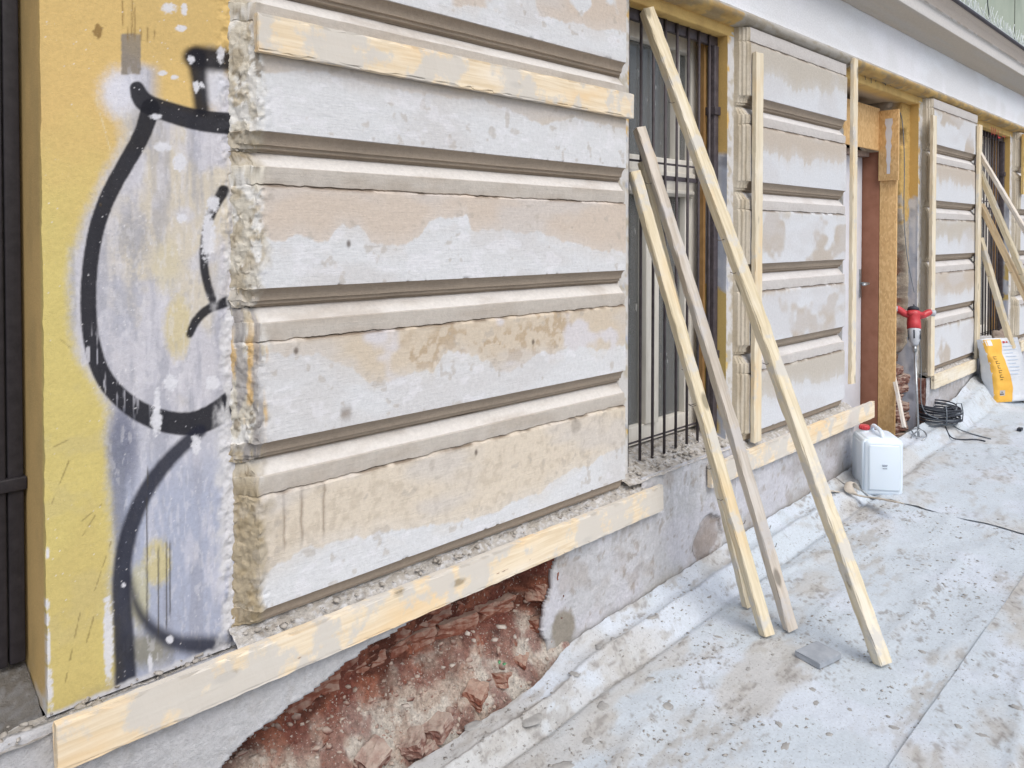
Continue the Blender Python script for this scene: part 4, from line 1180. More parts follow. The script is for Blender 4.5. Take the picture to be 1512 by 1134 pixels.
cr = [(x, -.004 + .05 * r.random(), Zr(-1.112) + .012 * r.random()) for x in r.uniform(.95, 2.75, 110)]
rocks('ledge_crumbs', cr, .003 + .009 * r.random(110) ** 3, M['stone'], .7, house, 12)
cr = [(x, .01 + .2 * (t := r.random()), Zr(-1.08) + .05 * t + .008) for x in r.uniform(2.76, 3.6, 160)]
rocks('sill_crumbs', cr, .004 + .014 * r.random(160) ** 3, M['stone'], .6, house, 13)
cr = [(x, .0 + .09 * r.random(), Zr(-1.145) + .01 * r.random()) for x in r.uniform(-.2, .95, 160)]
rocks('ledge_crumbs', cr, .003 + .012 * r.random(160) ** 3, M['stone'], .7, house, 14)

# ------------------------------------------------------------------ doorway
door = empty('door'); door.parent = house
box('door_leaf', 5.28, 6.185, .352, .392, .05, Zr(.62), M['doorwhite'], door, .003)
jb = box('door_frame', 6.192, 6.205, .226, .40, .03, Zr(.655), M['doorbrown'], door, .002)
box('door_frame', 5.2, 6.19, .30, .40, Zr(.622), Zr(.66), mat_noise('weathered_head', lin(150, 128, 116), lin(176, 156, 144), 20, .8), door, .003)
box('door_frame', 5.2, 5.28, .30, .40, .03, Zr(.622), M['doorbrown'], door, .002)
hz = P(1275, 418, .34).z
hd = box('handle', 6.135, 6.165, .342, .3515, hz - .11, hz + .11, M['steel'], door, .003)
tube('lever', [(6.15, .345, hz), (6.15, .29, hz), (6.14, .28, hz), (6.03, .278, hz - .004)], .010, M['steel'], hd)
# broken masonry between the lining and the right jamb
xs_ = np.arange(6.20, 6.60, .008); zs_ = np.arange(.0, Zr(1.06), .012)
A, B = np.meshgrid(xs_, zs_); Zq = B - EZ
n1 = fbm(A * 12, B * 12, 0, 4, 500); n2 = fbm(A * 40, B * 40, 0, 4, 501)
crs = np.abs((B / .078) % 1 - .5)
edge_x = 6.40 + .10 * (fbm(B * 5, B * 0, 0, 4, 502) - .5) + .14 * sstep(.3, -.3, Zq)
brk = sstep(.012, -.012, A - edge_x) ; brk = np.maximum(brk, sstep(-.80, -.95, Zq + .15 * (n1 - .5)))
hole_u = np.exp(-(((A - 6.42) / .10) ** 4 + ((Zq - .78) / .06) ** 4))
brk = np.maximum(brk, sstep(.3, .5, hole_u))
Y_ = .135 + brk * (.07 + .05 * sstep(.40, .46, crs)) + (n1 - .5) * .05 * brk + (n2 - .5) * .012 + .05 * hole_u + .16 * sstep(6.315, 6.27, A + .06 * (n1 - .5)) * sstep(-.6, -.4, Zq)
c = np.broadcast_to(lin(206, 168, 92), A.shape + (3,)).copy()
c = mixc(c, lin(176, 164, 146), sstep(.25, .2, Zq + .5 * (n1 - .5)))
bk = np.broadcast_to(lin(158, 134, 112), c.shape)
bk = mixc(bk, lin(112, 74, 56), sstep(.5, .6, fbm(A * 9, B * 9, 3, 4, 503)))
bk = mixc(bk, lin(182, 172, 158), sstep(.5, .6, fbm(A * 14, B * 10, 9, 4, 504)) * .7)
bk = mixc(bk, lin(120, 80, 62), sstep(-.85, -1.0, Zq) * .6)
c = mixc(c, bk, brk)
msn = grid('broken_masonry', np.stack([A, Y_, B], -1), 'mortar', house, c)
for i in range(9):
    z = .06 + i * .075
    o = broken_brick((.17 + .1 * rs.random(), .066, .11), M['old_brick'], msn, 60 + i)
    o.location = (6.44 + rs.uniform(-.06, .07), .20 + rs.uniform(-.015, .015), z); o.rotation_euler = (0, rs.uniform(-.05, .05), rs.uniform(-.25, .25))
box('threshold', 5.1, 6.6, .06, .5, -.05, .13, mat_noise('threshold', lin(120, 100, 86), lin(150, 130, 116), 12, .95, ((50, .6, .006),)), house, .01)

def osb_tex(name):
    """flakes of wood pressed in all directions"""
    m, n, l, b = nodes_of(name)
    tc = n.new('ShaderNodeTexCoord'); mp = n.new('ShaderNodeMapping'); mp.inputs['Scale'].default_value = (95, 95, 42)
    l.new(tc.outputs['Object'], mp.inputs[0])
    v = n.new('ShaderNodeTexVoronoi'); v.inputs['Scale'].default_value = 1; v.inputs['Randomness'].default_value = 1
    l.new(mp.outputs[0], v.inputs['Vector'])
    sp = n.new('ShaderNodeSeparateColor'); l.new(v.outputs['Color'], sp.inputs[0])
    r_ = n.new('ShaderNodeValToRGB')
    e = r_.color_ramp.elements
    e[0].position = 0; e[0].color = (*lin(204, 158, 94), 1); e[1].position = 1; e[1].color = (*lin(228, 188, 124), 1)
    x_ = e.new(.5); x_.color = (*lin(216, 172, 106), 1)
    l.new(sp.outputs[0], r_.inputs[0])
    l.new(r_.outputs[0], b.inputs['Base Color']); b.inputs['Roughness'].default_value = .75
    bp = n.new('ShaderNodeBump'); bp.inputs['Strength'].default_value = .3; bp.inputs['Distance'].default_value = .002
    l.new(sp.outputs[1], bp.inputs['Height']); l.new(bp.outputs[0], b.inputs['Normal'])
    return m
M['osb'] = osb_tex('osb_flakes')
tag(box('osb_board', 5.14, 6.185, .222, .238, Zr(.662), Zr(.985), M['osb'], None, .001), 'square OSB panel closing the doorway above the brown door', 'OSB board')
tag(box('osb_board', 6.192, 6.212, .098, .2225, .02, Zr(.545), M['osb'], None, .002), 'tall OSB strip lining the doorway beside the brown door frame', 'OSB board')
ob = box('osb_board', 6.165, 6.187, .080, .224, Zr(.43), Zr(.965), M['osb'], None, .002)
tag(ob, 'short OSB offcut with a white daub fixed over the top of the tall OSB strip', 'OSB board')
V = []
for i in range(13):
    t = i / 12
    hw = .026 * (1 - .6 * t) * (1 + .25 * math.sin(i * 2.3))
    V += [(6.1635, .150 - hw, Zr(.90 - .42 * t)), (6.1635, .150 + hw, Zr(.90 - .42 * t))]
mesh_np('white_daub', V, [(2 * i, 2 * i + 1, 2 * i + 3, 2 * i + 2) for i in range(12)], M['doorwhite'], ob, smooth_f=False)
tag(tube('loose_wire', smooth([tuple(P(1329, 166, .13)), tuple(P(1333, 180, .11)), tuple(P(1336, 240, .10)), tuple(P(1334, 320, .09)), tuple(P(1339, 380, .06)), tuple(P(1350, 432, .0))], 3), .0035, M['cable_grey']),
    'loose grey wire hanging down the broken right side of the doorway', 'wire')

# ================================================================== GROUND
def ground_mesh():
    xs_ = np.concatenate([np.linspace(-60, -3, 12), np.arange(-2.5, 16, .25), np.linspace(17, 90, 16)])
    ys_ = np.concatenate([np.linspace(-80, -9, 12), np.arange(-8, 1.01, .3)])
    A, B = np.meshgrid(xs_, ys_)
    Z = gz(np.clip(A, -3, 14), np.maximum(B, -8)) - .012
    o = grid('pavement', np.stack([A, B, Z], -1), 'paving')
    tag(o, kind='structure')
ground_mesh()

def paint_sheet(A, B, seed, dirt=1.0, wet=0.0):
    k = .88
    c = np.broadcast_to(lin(198, 208, 217, k), A.shape + (3,)).copy()
    n0 = fbm(A * 1.3, B * 1.6, 0, 5, seed); n1 = fbm(A * 2.4, B * 4.6, 0, 5, seed + 1); n2 = fbm(A * 10, B * 26, 0, 5, seed + 2, .6); n3 = fbm(A * 38, B * 80, 0, 4, seed + 3, .65)
    c = mixc(c, lin(208, 216, 228, k), sstep(.5, .66, fbm(A * 4, B * 3, 4, 4, seed + 9)) * .7)
    c = mixc(c, lin(194, 192, 188, k), sstep(.44, .60, n1) * .8 * dirt * sstep(.38, .54, n0))
    c = mixc(c, lin(180, 176, 170, k), sstep(.50, .62, n2) * sstep(.42, .56, n1) * .65 * dirt)
    c = mixc(c, lin(152, 148, 144, k), sstep(.58, .65, n2 * .45 + n3 * .55) * sstep(.38, .5, n0) * .75 * dirt)
    return c
def sheet(name, x0, x1, y0, y1, dx, dz, seed, wall=False, lab='', wob=.02, dirt=1.0, skip_left=False):
    xs_ = np.arange(x0, x1 + dx * .5, dx); ys_ = np.arange(y0, y1 + dx * .5, dx)
    A, B = np.meshgrid(xs_, ys_)
    # wandering edges
    fx = (A - x0) / (x1 - x0); fy = (B - y0) / (y1 - y0)
    ex0 = (fbm(B * 3, B * 0, 0, 3, seed + 50) - .5) * wob * 2; ey0 = (fbm(A * 2, A * 0, 0, 3, seed + 51) - .5) * wob * 2
    A2 = A + ex0 * (1 - fx) ** 8 - ex0 * fx ** 8
    B2 = B + ey0 * ((1 - fy) ** 8)
    w = (fbm(A * 2.2, B * 3.0, 0, 4, seed + 60) - .5)
    Z = gz(A2, B2) + dz + .018 * (w + .25) + (fbm(A * 9, B * 12, 0, 4, seed + 61) - .5) * .010
    cr1 = np.abs(fbm(A * .7, B * 2.6, 0, 2, seed + 62) - .5)
    Z += .007 * np.exp(-(cr1 / .05) ** 2)
    if wall:
        # the edge is turned up against the wall as a soft rolled fold
        f = sstep(-.22, -.12, B2 + .03 * (fbm(A * 3, A * 0, 0, 3, seed + 63) - .5))
        Z += f * (.040 + .02 * (fbm(A * 4, A * 0, 1, 3, seed + 64) - .5)) + .03 * sstep(-.07, 0, B2) * sstep(1.8, 2.6, A2)
        Z -= .030 * np.exp(-((B2 + .225) / .022) ** 2) * .5
        Z += .010 * np.exp(-((B2 + .115) / .014) ** 2) + f * (fbm(A * 22, B * 4, 0, 3, seed + 66) - .5) * .012
        # rises over a heap beside the far pier
        Z += .10 * sstep(6.6, 7.3, A2) * sstep(-.35, -.02, B2) * (1 + .5 * np.sin(A2 * 5)) * sstep(8.4, 8.0, A2)
        # near the hole the fold lies a little in front of the wall
        B2 = B2 - .075 * sstep(2.35, 2.0, A2) * sstep(-.3, -.0, B2)
        B2 = np.where(B2 > -.004, -.004, B2)
    PT = np.stack([A2, B2, Z], -1)
    return grid(name, PT, 'sheet', None, paint_sheet(A2, B2, seed, dirt)), PT
s1, S1 = sheet('fleece_sheet', .95, 5.02, -1.22, -.004, .0085, .006, 700, True)
tag(s1, 'dusty white fleece sheet along the wall under the leaning props, edge turned up', 'sheet')
s2, S2 = sheet('fleece_sheet', 4.86, 10.5, -1.9, -.004, .018, .016, 720, True, dirt=.8)
tag(s2, 'dusty white fleece sheet under the white canister, cable coil and paper sacks', 'sheet')
s3, S3 = sheet('fleece_sheet', .8, 5.3, -2.9, -1.14, .012, .020, 740, False, wob=.04, dirt=1.2)
tag(s3, 'splattered white fleece sheet on the street side, overlapping the sheet along the wall', 'sheet')
s4, S4 = sheet('fleece_sheet', 5.1, 13.5, -5.0, -1.75, .05, .026, 760, False, dirt=.9)
tag(s4, 'far white fleece sheet spread over the street beyond the canister', 'sheet')
def on_sheet(X, v):
    p = G(X, v, .02)
    best = None
    for PT in (S1, S2, S3):
        d = (PT[..., 0] - p.x) ** 2 + (PT[..., 1] - p.y) ** 2
        k = np.unravel_index(np.argmin(d), d.shape)
        if d[k] < .0009:
            z = PT[k][2]
            best = z if best is None else max(best, z)
    if best is not None: p.z = best
    return p
# mortar splats that lie on the sheets
def splat(name, X, v, rx, ry, mat, seed, h=.0015):
    p = on_sheet(X, v)
    r_ = random.Random(seed)
    n = 18
    V = [(0, 0, h)]
    for ring, (fr_, hh) in enumerate(((.55, h), (.9, h * .7), (1.0, 0))):
        rad = [1 + .35 * (vnoise(3 * math.cos(2 * math.pi * i / n) + seed, 3 * math.sin(2 * math.pi * i / n), 0, seed) - .5) * 2 for i in range(n)]
        for i in range(n):
            a = 2 * math.pi * i / n
            V.append((rx * fr_ * rad[i] * math.cos(a), ry * fr_ * rad[i] * math.sin(a), hh + (r_.random() - .5) * h * .3 - (.004 if ring == 2 else 0)))
    F = [(0, 1 + i, 1 + (i + 1) % n) for i in range(n)]
    for k_ in range(2):
        b = 1 + k_ * n
        F += [(b + i, b + n + i, b + n + (i + 1) % n, b + (i + 1) % n) for i in range(n)]
    me = bpy.data.meshes.new(name)
    me.from_pydata([tuple(float(t) for t in q) for q in V], [], F)
    o = link(name, me, mat)
    o.location = (p.x, p.y, p.z + .001); o.rotation_euler = (0, 0, r_.random() * 6)
    return o
SPL = [(785, 1072, .05, .03), (698, 1088, .03, .02), (888, 968, .022, .016), (906, 960, .018, .012), (962, 925, .03, .01), (848, 1012, .02, .012), (1320, 1070, .016, .012), (1415, 1076, .014, .010), (925, 942, .012, .014),
       (868, 1092, .022, .014), (985, 1040, .025, .02), (960, 1000, .02, .012), (890, 1044, .03, .02), (1362, 960, .014, .010), (1205, 1035, .014, .01), (1224, 1080, .012, .01), (1160, 1100, .024, .014),
       (1150, 1068, .016, .012), (1060, 938, .02, .006), (1105, 985, .014, .01), (1275, 1015, .01, .008), (1470, 1000, .012, .01), (1365, 890, .012, .010), (1500, 1050, .02, .012), (1200, 1016, .012, .01),
       (980, 946, .008, .008), (972, 960, .009, .006), (983, 968, .01, .007), (930, 985, .01, .008), (832, 1130, .04, .018), (720, 1105, .016, .01), (1450, 1088, .018, .01), (1255, 1045, .01, .007)]
SPL_LAB = {0: 'large flat grey mortar patch on the sheet in front of the brick hole', 1: 'grey mortar patch on the turned up sheet edge below the brick hole',
           4: 'long narrow mortar smear in the fold of the sheet near the plinth', 18: 'long thin mortar smear on the sheet by the feet of the props',
           29: 'long mortar splat on the sheet near its turned up end by the brick hole'}
for i, (X_, v_, rx, ry) in enumerate(SPL):
    tag(splat('mortar_splat', X_, v_, rx, ry, M['wetcrumb'], i), SPL_LAB.get(i, 'small flat grey splat of dried mortar on the white sheet'), 'mortar', 'mortar splats on the sheets')
# crumbs too many to count
r = np.random.default_rng(21)
cs, sz = [], []
for PT, n in ((S1, 5200), (S3, 2400), (S2, 1500)):
    nr_, nc_ = PT.shape[:2]
    a = r.integers(2, nr_ - 2, n * 3); b = r.integers(2, nc_ - 2, n * 3)
    q = PT[a, b]
    w = fbm(q[:, 0] * 2.2, q[:, 1] * 3, 0, 4, 703)
    ok = w > .47
    q = q[ok][:n]
    cs.append(q + np.array([0, 0, .001])); sz.append(.0012 + .0080 * r.random(len(q)) ** 8)
cs = np.concatenate(cs); sz = np.concatenate(sz)
o = rocks('mortar_crumbs', cs, sz, M['crumb'], .25, None, 22)
tag(o, 'grey mortar crumbs scattered over the white sheets', 'crumbs', kind='stuff')

# ================================================================== BOARDS AND BATTENS
def board(name, x0, x1, y0, y1, z0, z1, mat, label, seed, vertical=False, chip=.006):
    if vertical:
        o = rough_box(name, z1 - z0, x1 - x0, y1 - y0, mat, .04, .0012, None, seed, chip)
        # local X -> world Z, local Y -> world X
        o.matrix_world = Matrix(((0, 1, 0, (x0 + x1) / 2), (0, 0, 1, (y0 + y1) / 2), (1, 0, 0, (z0 + z1) / 2), (0, 0, 0, 1)))
    else:
        o = rough_box(name, x1 - x0, y1 - y0, z1 - z0, mat, .03, .0012, None, seed, chip)
        o.location = ((x0 + x1) / 2, (y0 + y1) / 2, (z0 + z1) / 2)
    tag(o, label, 'board')
    return o
pa, pb = P(381, 20, -.026), P(381, 72, -.026)
pc_, pd = P(936, 142, -.026), P(936, 172, -.026)
xa_, xb_ = pa.x, pc_.x
o = rough_box('timber_board', xb_ - xa_, .024, .104, M['board'], .03, .0012, None, 1, .006)
zc = (pa.z + pb.z) / 2, (pc_.z + pd.z) / 2
o.location = ((xa_ + xb_) / 2, -.014, (zc[0] + zc[1]) / 2); o.rotation_euler = (0, -math.atan2(zc[1] - zc[0], xb_ - xa_), 0)
tag(o, 'plaster stained spruce board nailed across the upper block beside the graffiti pilaster', 'board')
board('timber_board', .484, 2.912, -.033, -.008, Zr(-1.235), Zr(-1.120), M['board'], 'long plaster stained spruce board running over the brick hole in the plinth', 2)
board('timber_board', 3.326, 5.426, -.033, -.008, Zr(-1.230), Zr(-1.118), M['board'], 'plaster stained spruce board along the plinth behind the leaning props and canister', 3)
board('timber_board', 6.68, 7.86, -.033, -.008, Zr(-1.215), Zr(-1.105), M['board_clean'], 'short pale board at the foot of the pier behind the cable coil', 4)
board('timber_board', 9.5, 12.2, -.033, -.008, Zr(-1.215), Zr(-1.105), M['board_clean'], 'pale board on the plinth beyond the second barred window', 5)
board('timber_batten', 3.755, 3.835, -.030, -.006, Zr(-1.09), Zr(.97), M['board_clean'], 'upright pale batten beside the first barred window, standing on the plinth board', 6, True, .003)
board('timber_batten', 5.035, 5.105, -.030, -.006, Zr(-.95), Zr(1.145), M['board_clean'], 'upright pale batten at the edge of the doorway with the brown door', 7, True, .003)
board('timber_batten', 6.60, 6.69, -.030, -.006, Zr(-1.10), Zr(.955), M['board_clean'], 'upright pale batten behind the red mixer', 8, True, .003)
board('timber_batten', 7.87, 7.97, -.030, -.006, Zr(-1.10), Zr(1.01), M['board_clean'], 'upright pale batten at the edge of the second barred window', 9, True, .003)
board('timber_batten', 9.52, 9.58, -.030, -.006, Zr(.45), Zr(1.08), mat_wood('yellow_batten', lin(206, 172, 96), lin(222, 190, 116)), 'short yellow batten beyond the second barred window', 10, True, .003)

# ================================================================== PROPS
def prop(name, top, foot, w, h, mat, label, seed, roll=-.4, bow=0.0):
    top, foot = Vector(top), Vector(foot)
    L = (top - foot).length
    o = rough_box(name, L, w, h, mat, .05, .0018, None, seed, .006, bow)
    ax = (top - foot).normalized()
    side = Vector((1, 0, 0)); side = (side - ax * side.dot(ax)).normalized()
    nrm = ax.cross(side)
    if roll:
        q = Matrix.Rotation(roll, 3, ax); side = q @ side; nrm = q @ nrm
    R = Matrix((ax, side, nrm)).transposed().to_4x4()
    R.translation = (top + foot) / 2
    o.matrix_world = R
    tag(o, label, 'prop', 'props leaning at the windows')
    # bent nails left in the wood
    rr = random.Random(seed)
    for i in range(4):
        t = rr.uniform(-.42, .42) * L
        sd = rr.choice((-1, 1))
        b = rr.uniform(.01, .022)
        tube('nail', [(t, sd * (w / 2 - .004), 0), (t, sd * (w / 2 + b), 0), (t + .010, sd * (w / 2 + b + .012), .004)], .0016, M['nail'], o, 5)
    return o
def foot(X, v):
    p = on_sheet(X, v); return p
f1 = foot(1303, 982); t1 = P(955, 16, .06)
f2 = foot(1132, 938); t2 = P(936, 255, .07)
f3 = foot(1167, 930); t3 = P(944, 190, .085)
f4 = foot(1103, 897); t4 = P(948, 240, .10)
lift = Vector((0, 0, .012))
prop('timber_prop', t1, f1 + lift, .052, .058, M['prop'], 'longest pale prop reaching from the sheet up to the yellow window lintel', 20, -.55)
prop('timber_prop', t2, f2 + lift, .048, .050, M['prop'], 'pale square prop in front of the thin stick, leaning at the first barred window', 21, -.5)
prop('timber_prop', t3, f3 + lift, .046, .052, M['prop_grey'], 'weathered grey prop leaning at the first barred window', 22, -.55, .012)
prop('timber_prop', t4, f4 + lift, .030, .034, M['prop'], 'thin stick leaning behind the pale square prop', 23, -.4)
def far_prop(X0, v0, slope, w, mat, lab, seed):
    t = P(X0, v0, -.01)
    best = None
    for yf in np.arange(-.25, -1.9, -.02):
        p = Vector((t.x + .04, yf, float(gz(t.x, yf)) + .03))
        a, b = proj(np.array([p]))
        sl = (b[0] - v0) / max(a[0] - X0, 1e-3)
        if best is None or abs(sl - slope) < best[0]: best = (abs(sl - slope), p)
    prop('timber_prop', t, best[1], w, w, mat, lab, seed)
far_prop(1446, 226, 1.68, .034, M['prop_grey'], 'thin grey prop, topmost of the four leaning at the second barred window', 24)
far_prop(1447, 254, 2.39, .044, M['prop'], 'pale prop under the thin grey one at the second barred window', 25)
far_prop(1448, 302, 2.05, .044, mat_wood('orange_prop', lin(222, 192, 146), lin(234, 212, 174)), 'orange tinted prop at the second barred window above the paper sack', 26)
far_prop(1447, 352, 3.5, .046, M['prop'], 'shortest prop at the second barred window, its foot behind the paper sack', 27)

# ================================================================== CANISTER
def rounded_ring(a, b, r, n=6, sq=1):
    pts = []
    for cx_, cy_, a0 in ((a - r, b - r, 0), (-a + r, b - r, 90), (-a + r, -b + r, 180), (a - r, -b + r, 270)):
        for i in range(n + 1):
            t = math.radians(a0 + 90 * i / n)
            pts.append((cx_ + r * math.cos(t), cy_ + r * math.sin(t)))
    return pts
def loft(name, rings, mat, parent=None, cap=True):
    V, F = [], []
    n = len(rings[0])
    for rg in rings: V += rg
    for i in range(len(rings) - 1):
        for k_ in range(n):
            F.append((i * n + k_, i * n + (k_ + 1) % n, (i + 1) * n + (k_ + 1) % n, (i + 1) * n + k_))
    if cap:
        F.append(tuple(range(n))[::-1]); F.append(tuple(range((len(rings) - 1) * n, len(rings) * n)))
    me = bpy.data.meshes.new(name); me.from_pydata(V, [], F)
    return link(name, me, mat, parent)
base = on_sheet(1298, 722)
can = empty('canister', (base.x + .02, base.y + .02, base.z - .004), (0, 0, math.radians(-53)))
tag(can, 'white plastic canister with red screw cap standing by the plinth', 'canister')
W2, D2, H = .118, .135, .365      # half width (facing), half depth, height of the body
rings = []
for z, k_, rr_ in ((0, .90, .03), (.006, .95, .035), (.018, .99, .04), (.05, 1, .04), (.29, 1, .04), (.315, .99, .04), (.33, .96, .04), (.338, .90, .038), (.340, .82, .03)):
    rings.append([(x, y, z) for x, y in rounded_ring(W2 * k_, D2 * k_, rr_ * k_)])
body = loft('body', rings, M['canister'], can)
# raised panels front and sides, ribs at the edges
for sgn in (-1,):
    bm = bmesh.new(); box_bm(bm, -W2 + .026, W2 - .026, -D2 - .005, -D2 + .01, .03, .315, .012); bm_obj('front_panel', bm, M['canister'], can, True)
bm = bmesh.new(); box_bm(bm, -W2 - .004, -W2 + .01, -D2 + .05, D2 - .03, .03, .315, .010); bm_obj('side_panel', bm, M['canister'], can, True)
for yy in (-D2 + .022, -D2 + .040):
    tube('rib', [(-W2 - .001, yy, .03), (-W2 - .001, yy, .318), (-W2 + .02, yy, .338)], .006, M['canister'], can, 8)
# shoulders, neck, cap and carrying handle
loft('shoulder', [[(x, y - .02 * 0, z) for x, y in rounded_ring(W2 * k_, D2 * k_, .03 * k_)] for z, k_ in ((.334, .86), (.345, .80), (.350, .70))], M['canister'], can)
hb = [(0, D2 - .03, .335), (0, D2 - .035, .368), (0, D2 - .06, .385), (0, .02, .385), (0, -D2 + .075, .383), (0, -D2 + .045, .365), (0, -D2 + .04, .335)]
tube('carry_handle', smooth(hb, 2), .0125, M['canister'], can, 10)
def lathe(name, prof, mat, parent, n=20, loc=(0, 0, 0)):
    rg = [[(loc[0] + r_ * math.cos(2 * math.pi * i / n), loc[1] + r_ * math.sin(2 * math.pi * i / n), loc[2] + z) for i in range(n)] for r_, z in prof]
    return loft(name, rg, mat, parent)
lathe('neck', [(.034, 0), (.032, .012), (.026, .02), (.026, .03)], M['canister'], can, 20, (-.062, .055, .335))
cap = lathe('screw_cap', [(.029, 0), (.031, .003), (.031, .022), (.028, .027), (.02, .028)], M['plastic_red'], can, 24, (-.062, .055, .362))
for i in range(14):
    a = 2 * math.pi * i / 14
    tube('grip', [(-.062 + .0315 * math.cos(a), .055 + .0315 * math.sin(a), .365), (-.062 + .0315 * math.cos(a), .055 + .0315 * math.sin(a), .382)], .0022, M['plastic_red'], cap, 5)
lab_ = box('embossed_label', -.022, .020, -D2 - .0065, -D2 - .0052, .165, .195, M['canister'], can)
for i, (a, b, z) in enumerate(((-.016, .016, .191), (-.014, .014, .183), (-.012, .014, .170))):
    box('label_print', a, b, -D2 - .0078, -D2 - .0068, z - .0022, z + .0022, M['ink_blue'], lab_)

# strip of torn fleece curled beside the canister
V, F = [], []
path = smooth([tuple(P(1222, 724, -.06)), tuple(P(1240, 727, -.09)), tuple(P(1256, 727, -.12)), tuple(P(1268, 733, -.15) + Vector((0, 0, .0))), tuple(P(1262, 715, -.14)), tuple(P(1254, 712, -.12)), tuple(P(1256, 727, -.16)), tuple(P(1275, 735, -.22)), tuple(P(1300, 737, -.34)), tuple(P(1330, 744, -.5))], 3)
for i, p in enumerate(path):
    w_ = .05 + .012 * math.sin(i * .4)
    zc_ = max(p[2], float(gz(p[0], p[1])) + .03)
    V += [(p[0] - w_ * .45, p[1] + w_ * .5, zc_ + .004), (p[0], p[1], zc_ + .006), (p[0] + w_ * .1, p[1] - w_ * .3, zc_)]
for i in range(len(path) - 1):
    for k_ in range(2):
        a = i * 3 + k_
        F.append((a, a + 1, a + 4, a + 3))
o = mesh_np('fleece_scrap', V, F, mat_noise('dirty_fleece', lin(176, 164, 148), lin(200, 192, 180), 14, .9))
sm = o.modifiers.new('thick', 'SOLIDIFY'); sm.thickness = .004
tag(o, 'curled beige scrap of fleece on the ground beside the canister', 'sheet')

# ================================================================== SLAB on the sheet
p = on_sheet(1208, 970)
sl = rough_box('stone_slab', .135, .115, .022, M['tile'], .02, .0006, None, 50, .003)
sl.location = (p.x, p.y, p.z + .013); sl.rotation_euler = (0, 0, math.radians(-12))
tag(sl, 'small square grey slab lying flat near the foot of the longest prop', 'slab')

# ================================================================== PADDLE MIXER
ft = P(1357, 628, -.10); ft.z = float(gz(ft.x, ft.y)) + .03
hp = P(1349, 470, .03)
mix = empty('paddle_mixer', ft)
ax = (hp - ft).normalized()
sidev = Vector((math.cos(math.radians(-42)), math.sin(math.radians(-42)), 0)); sidev = (sidev - ax * sidev.dot(ax)).normalized()
R = Matrix((sidev, ax.cross(sidev), ax)).transposed().to_4x4(); R.translation = ft
mix.matrix_world = R
tag(mix, 'red and grey electric paddle mixer leaning upright against the doorway edge', 'mixer')
Lh = (hp - ft).length
tube('shaft', [(0, 0, .05), (0, 0, Lh - .20)], .0085, M['steel'], mix, 12)
tube('shaft_collar', [(0, 0, Lh - .26), (0, 0, Lh - .215)], .015, M['steel'], mix, 12)
hx = []
for k_ in range(3):
    pts = [(.055 * math.cos(t * 2.4 + k_ * 2.09) * (1 - .3 * abs(t - .5)), .055 * math.sin(t * 2.4 + k_ * 2.09) * (1 - .3 * abs(t - .5)), .005 + .10 * t) for t in np.linspace(0, 1, 9)]
    tube('paddle', [(0, 0, .01)] + pts + [(0, 0, .115)], .005, M['steel'], mix, 6)
lathe('gearbox', [(.018, 0), (.026, .012), (.040, .05), (.046, .09), (.047, .125), (.045, .13)], M['plastic_grey'], mix, 20, (0, 0, Lh - .215))
for k_ in range(6):
    a = math.pi / 3 * k_
    box('rib', *(lambda cx_, cy_: (cx_ - .004, cx_ + .004, cy_ - .004, cy_ + .004))(.046 * math.cos(a), .046 * math.sin(a)), Lh - .165, Lh - .10, M['rubber'], mix, .002)
lathe('motor_housing', [(.046, 0), (.050, .004), (.050, .05), (.046, .085), (.052, .10), (.054, .125), (.048, .14), (.03, .145)], M['plastic_red'], mix, 20, (0, 0, Lh - .085))
lathe('motor_cap', [(.040, 0), (.044, .008), (.040, .025), (.026, .034), (.01, .036)], M['rubber'], mix, 20, (0, 0, Lh + .058))
for sgn in (-1, 1):
    arm = tube('handle_arm', smooth([(sgn * .03, 0, Lh + .02), (sgn * .075, 0, Lh + .03), (sgn * .115, 0, Lh + .058), (sgn * .135, 0, Lh + .062)], 2), .026, M['plastic_red'], mix, 12)
    tube('grip', [(sgn * .13, 0, Lh + .060), (sgn * .165, 0, Lh + .058), (sgn * .17, 0, Lh + .057)], [.025, .026, .020], M['plastic_grey'], mix, 12)
tube('cross_bar', [(-.06, -.03, Lh + .03), (.06, -.03, Lh + .03)], .02, M['plastic_red'], mix, 10)
cp = on_sheet(1396, 634)

# ================================================================== CABLE COIL
coil = empty('cable_coil', (cp.x, cp.y + .05, cp.z + .012))
tag(coil, 'coil of black and grey cable on the sheet in front of the mixer', 'cable')
rr = random.Random(9)
for k_ in range(15):
    z = .006 + .0085 * k_ + rr.uniform(-.003, .003); rad = .150 + rr.uniform(-.02, .012)
    ox, oy = rr.uniform(-.012, .012), rr.uniform(-.012, .012); ph = rr.random() * 6
    pts = [(ox + rad * (1 + .03 * math.sin(3 * a + ph)) * math.cos(a), oy + rad * (1 + .03 * math.sin(2 * a + ph)) * math.sin(a), z + .008 * math.sin(a + ph)) for a in np.linspace(0, 2 * math.pi, 33)]
    tube('loop', pts, .0058, M['rubber'] if k_ % 4 else M['cable_grey'], coil, 7)
for k_ in range(4):   # ties over the bundle
    a = .6 + k_ * 1.57
    c0, s0 = math.cos(a), math.sin(a)
    tube('tie', [(.12 * c0, .12 * s0, .0), (.118 * c0, .118 * s0, .075), (.13 * c0, .13 * s0, .142), (.165 * c0, .165 * s0, .142), (.178 * c0, .178 * s0, .07), (.172 * c0, .172 * s0, .0)], .0045, M['cable_grey'], coil, 6)
def ground_cable(name, px, mat, label, rad=.0048):
    pts = []
    for q in px:
        p = on_sheet(q[0], q[1]); p.z += .006 + (q[2] if len(q) > 2 else 0)
        pts.append(tuple(p))
    o = tube(name, smooth(pts, 3), rad, mat, None, 7)
    tag(o, label, 'cable')
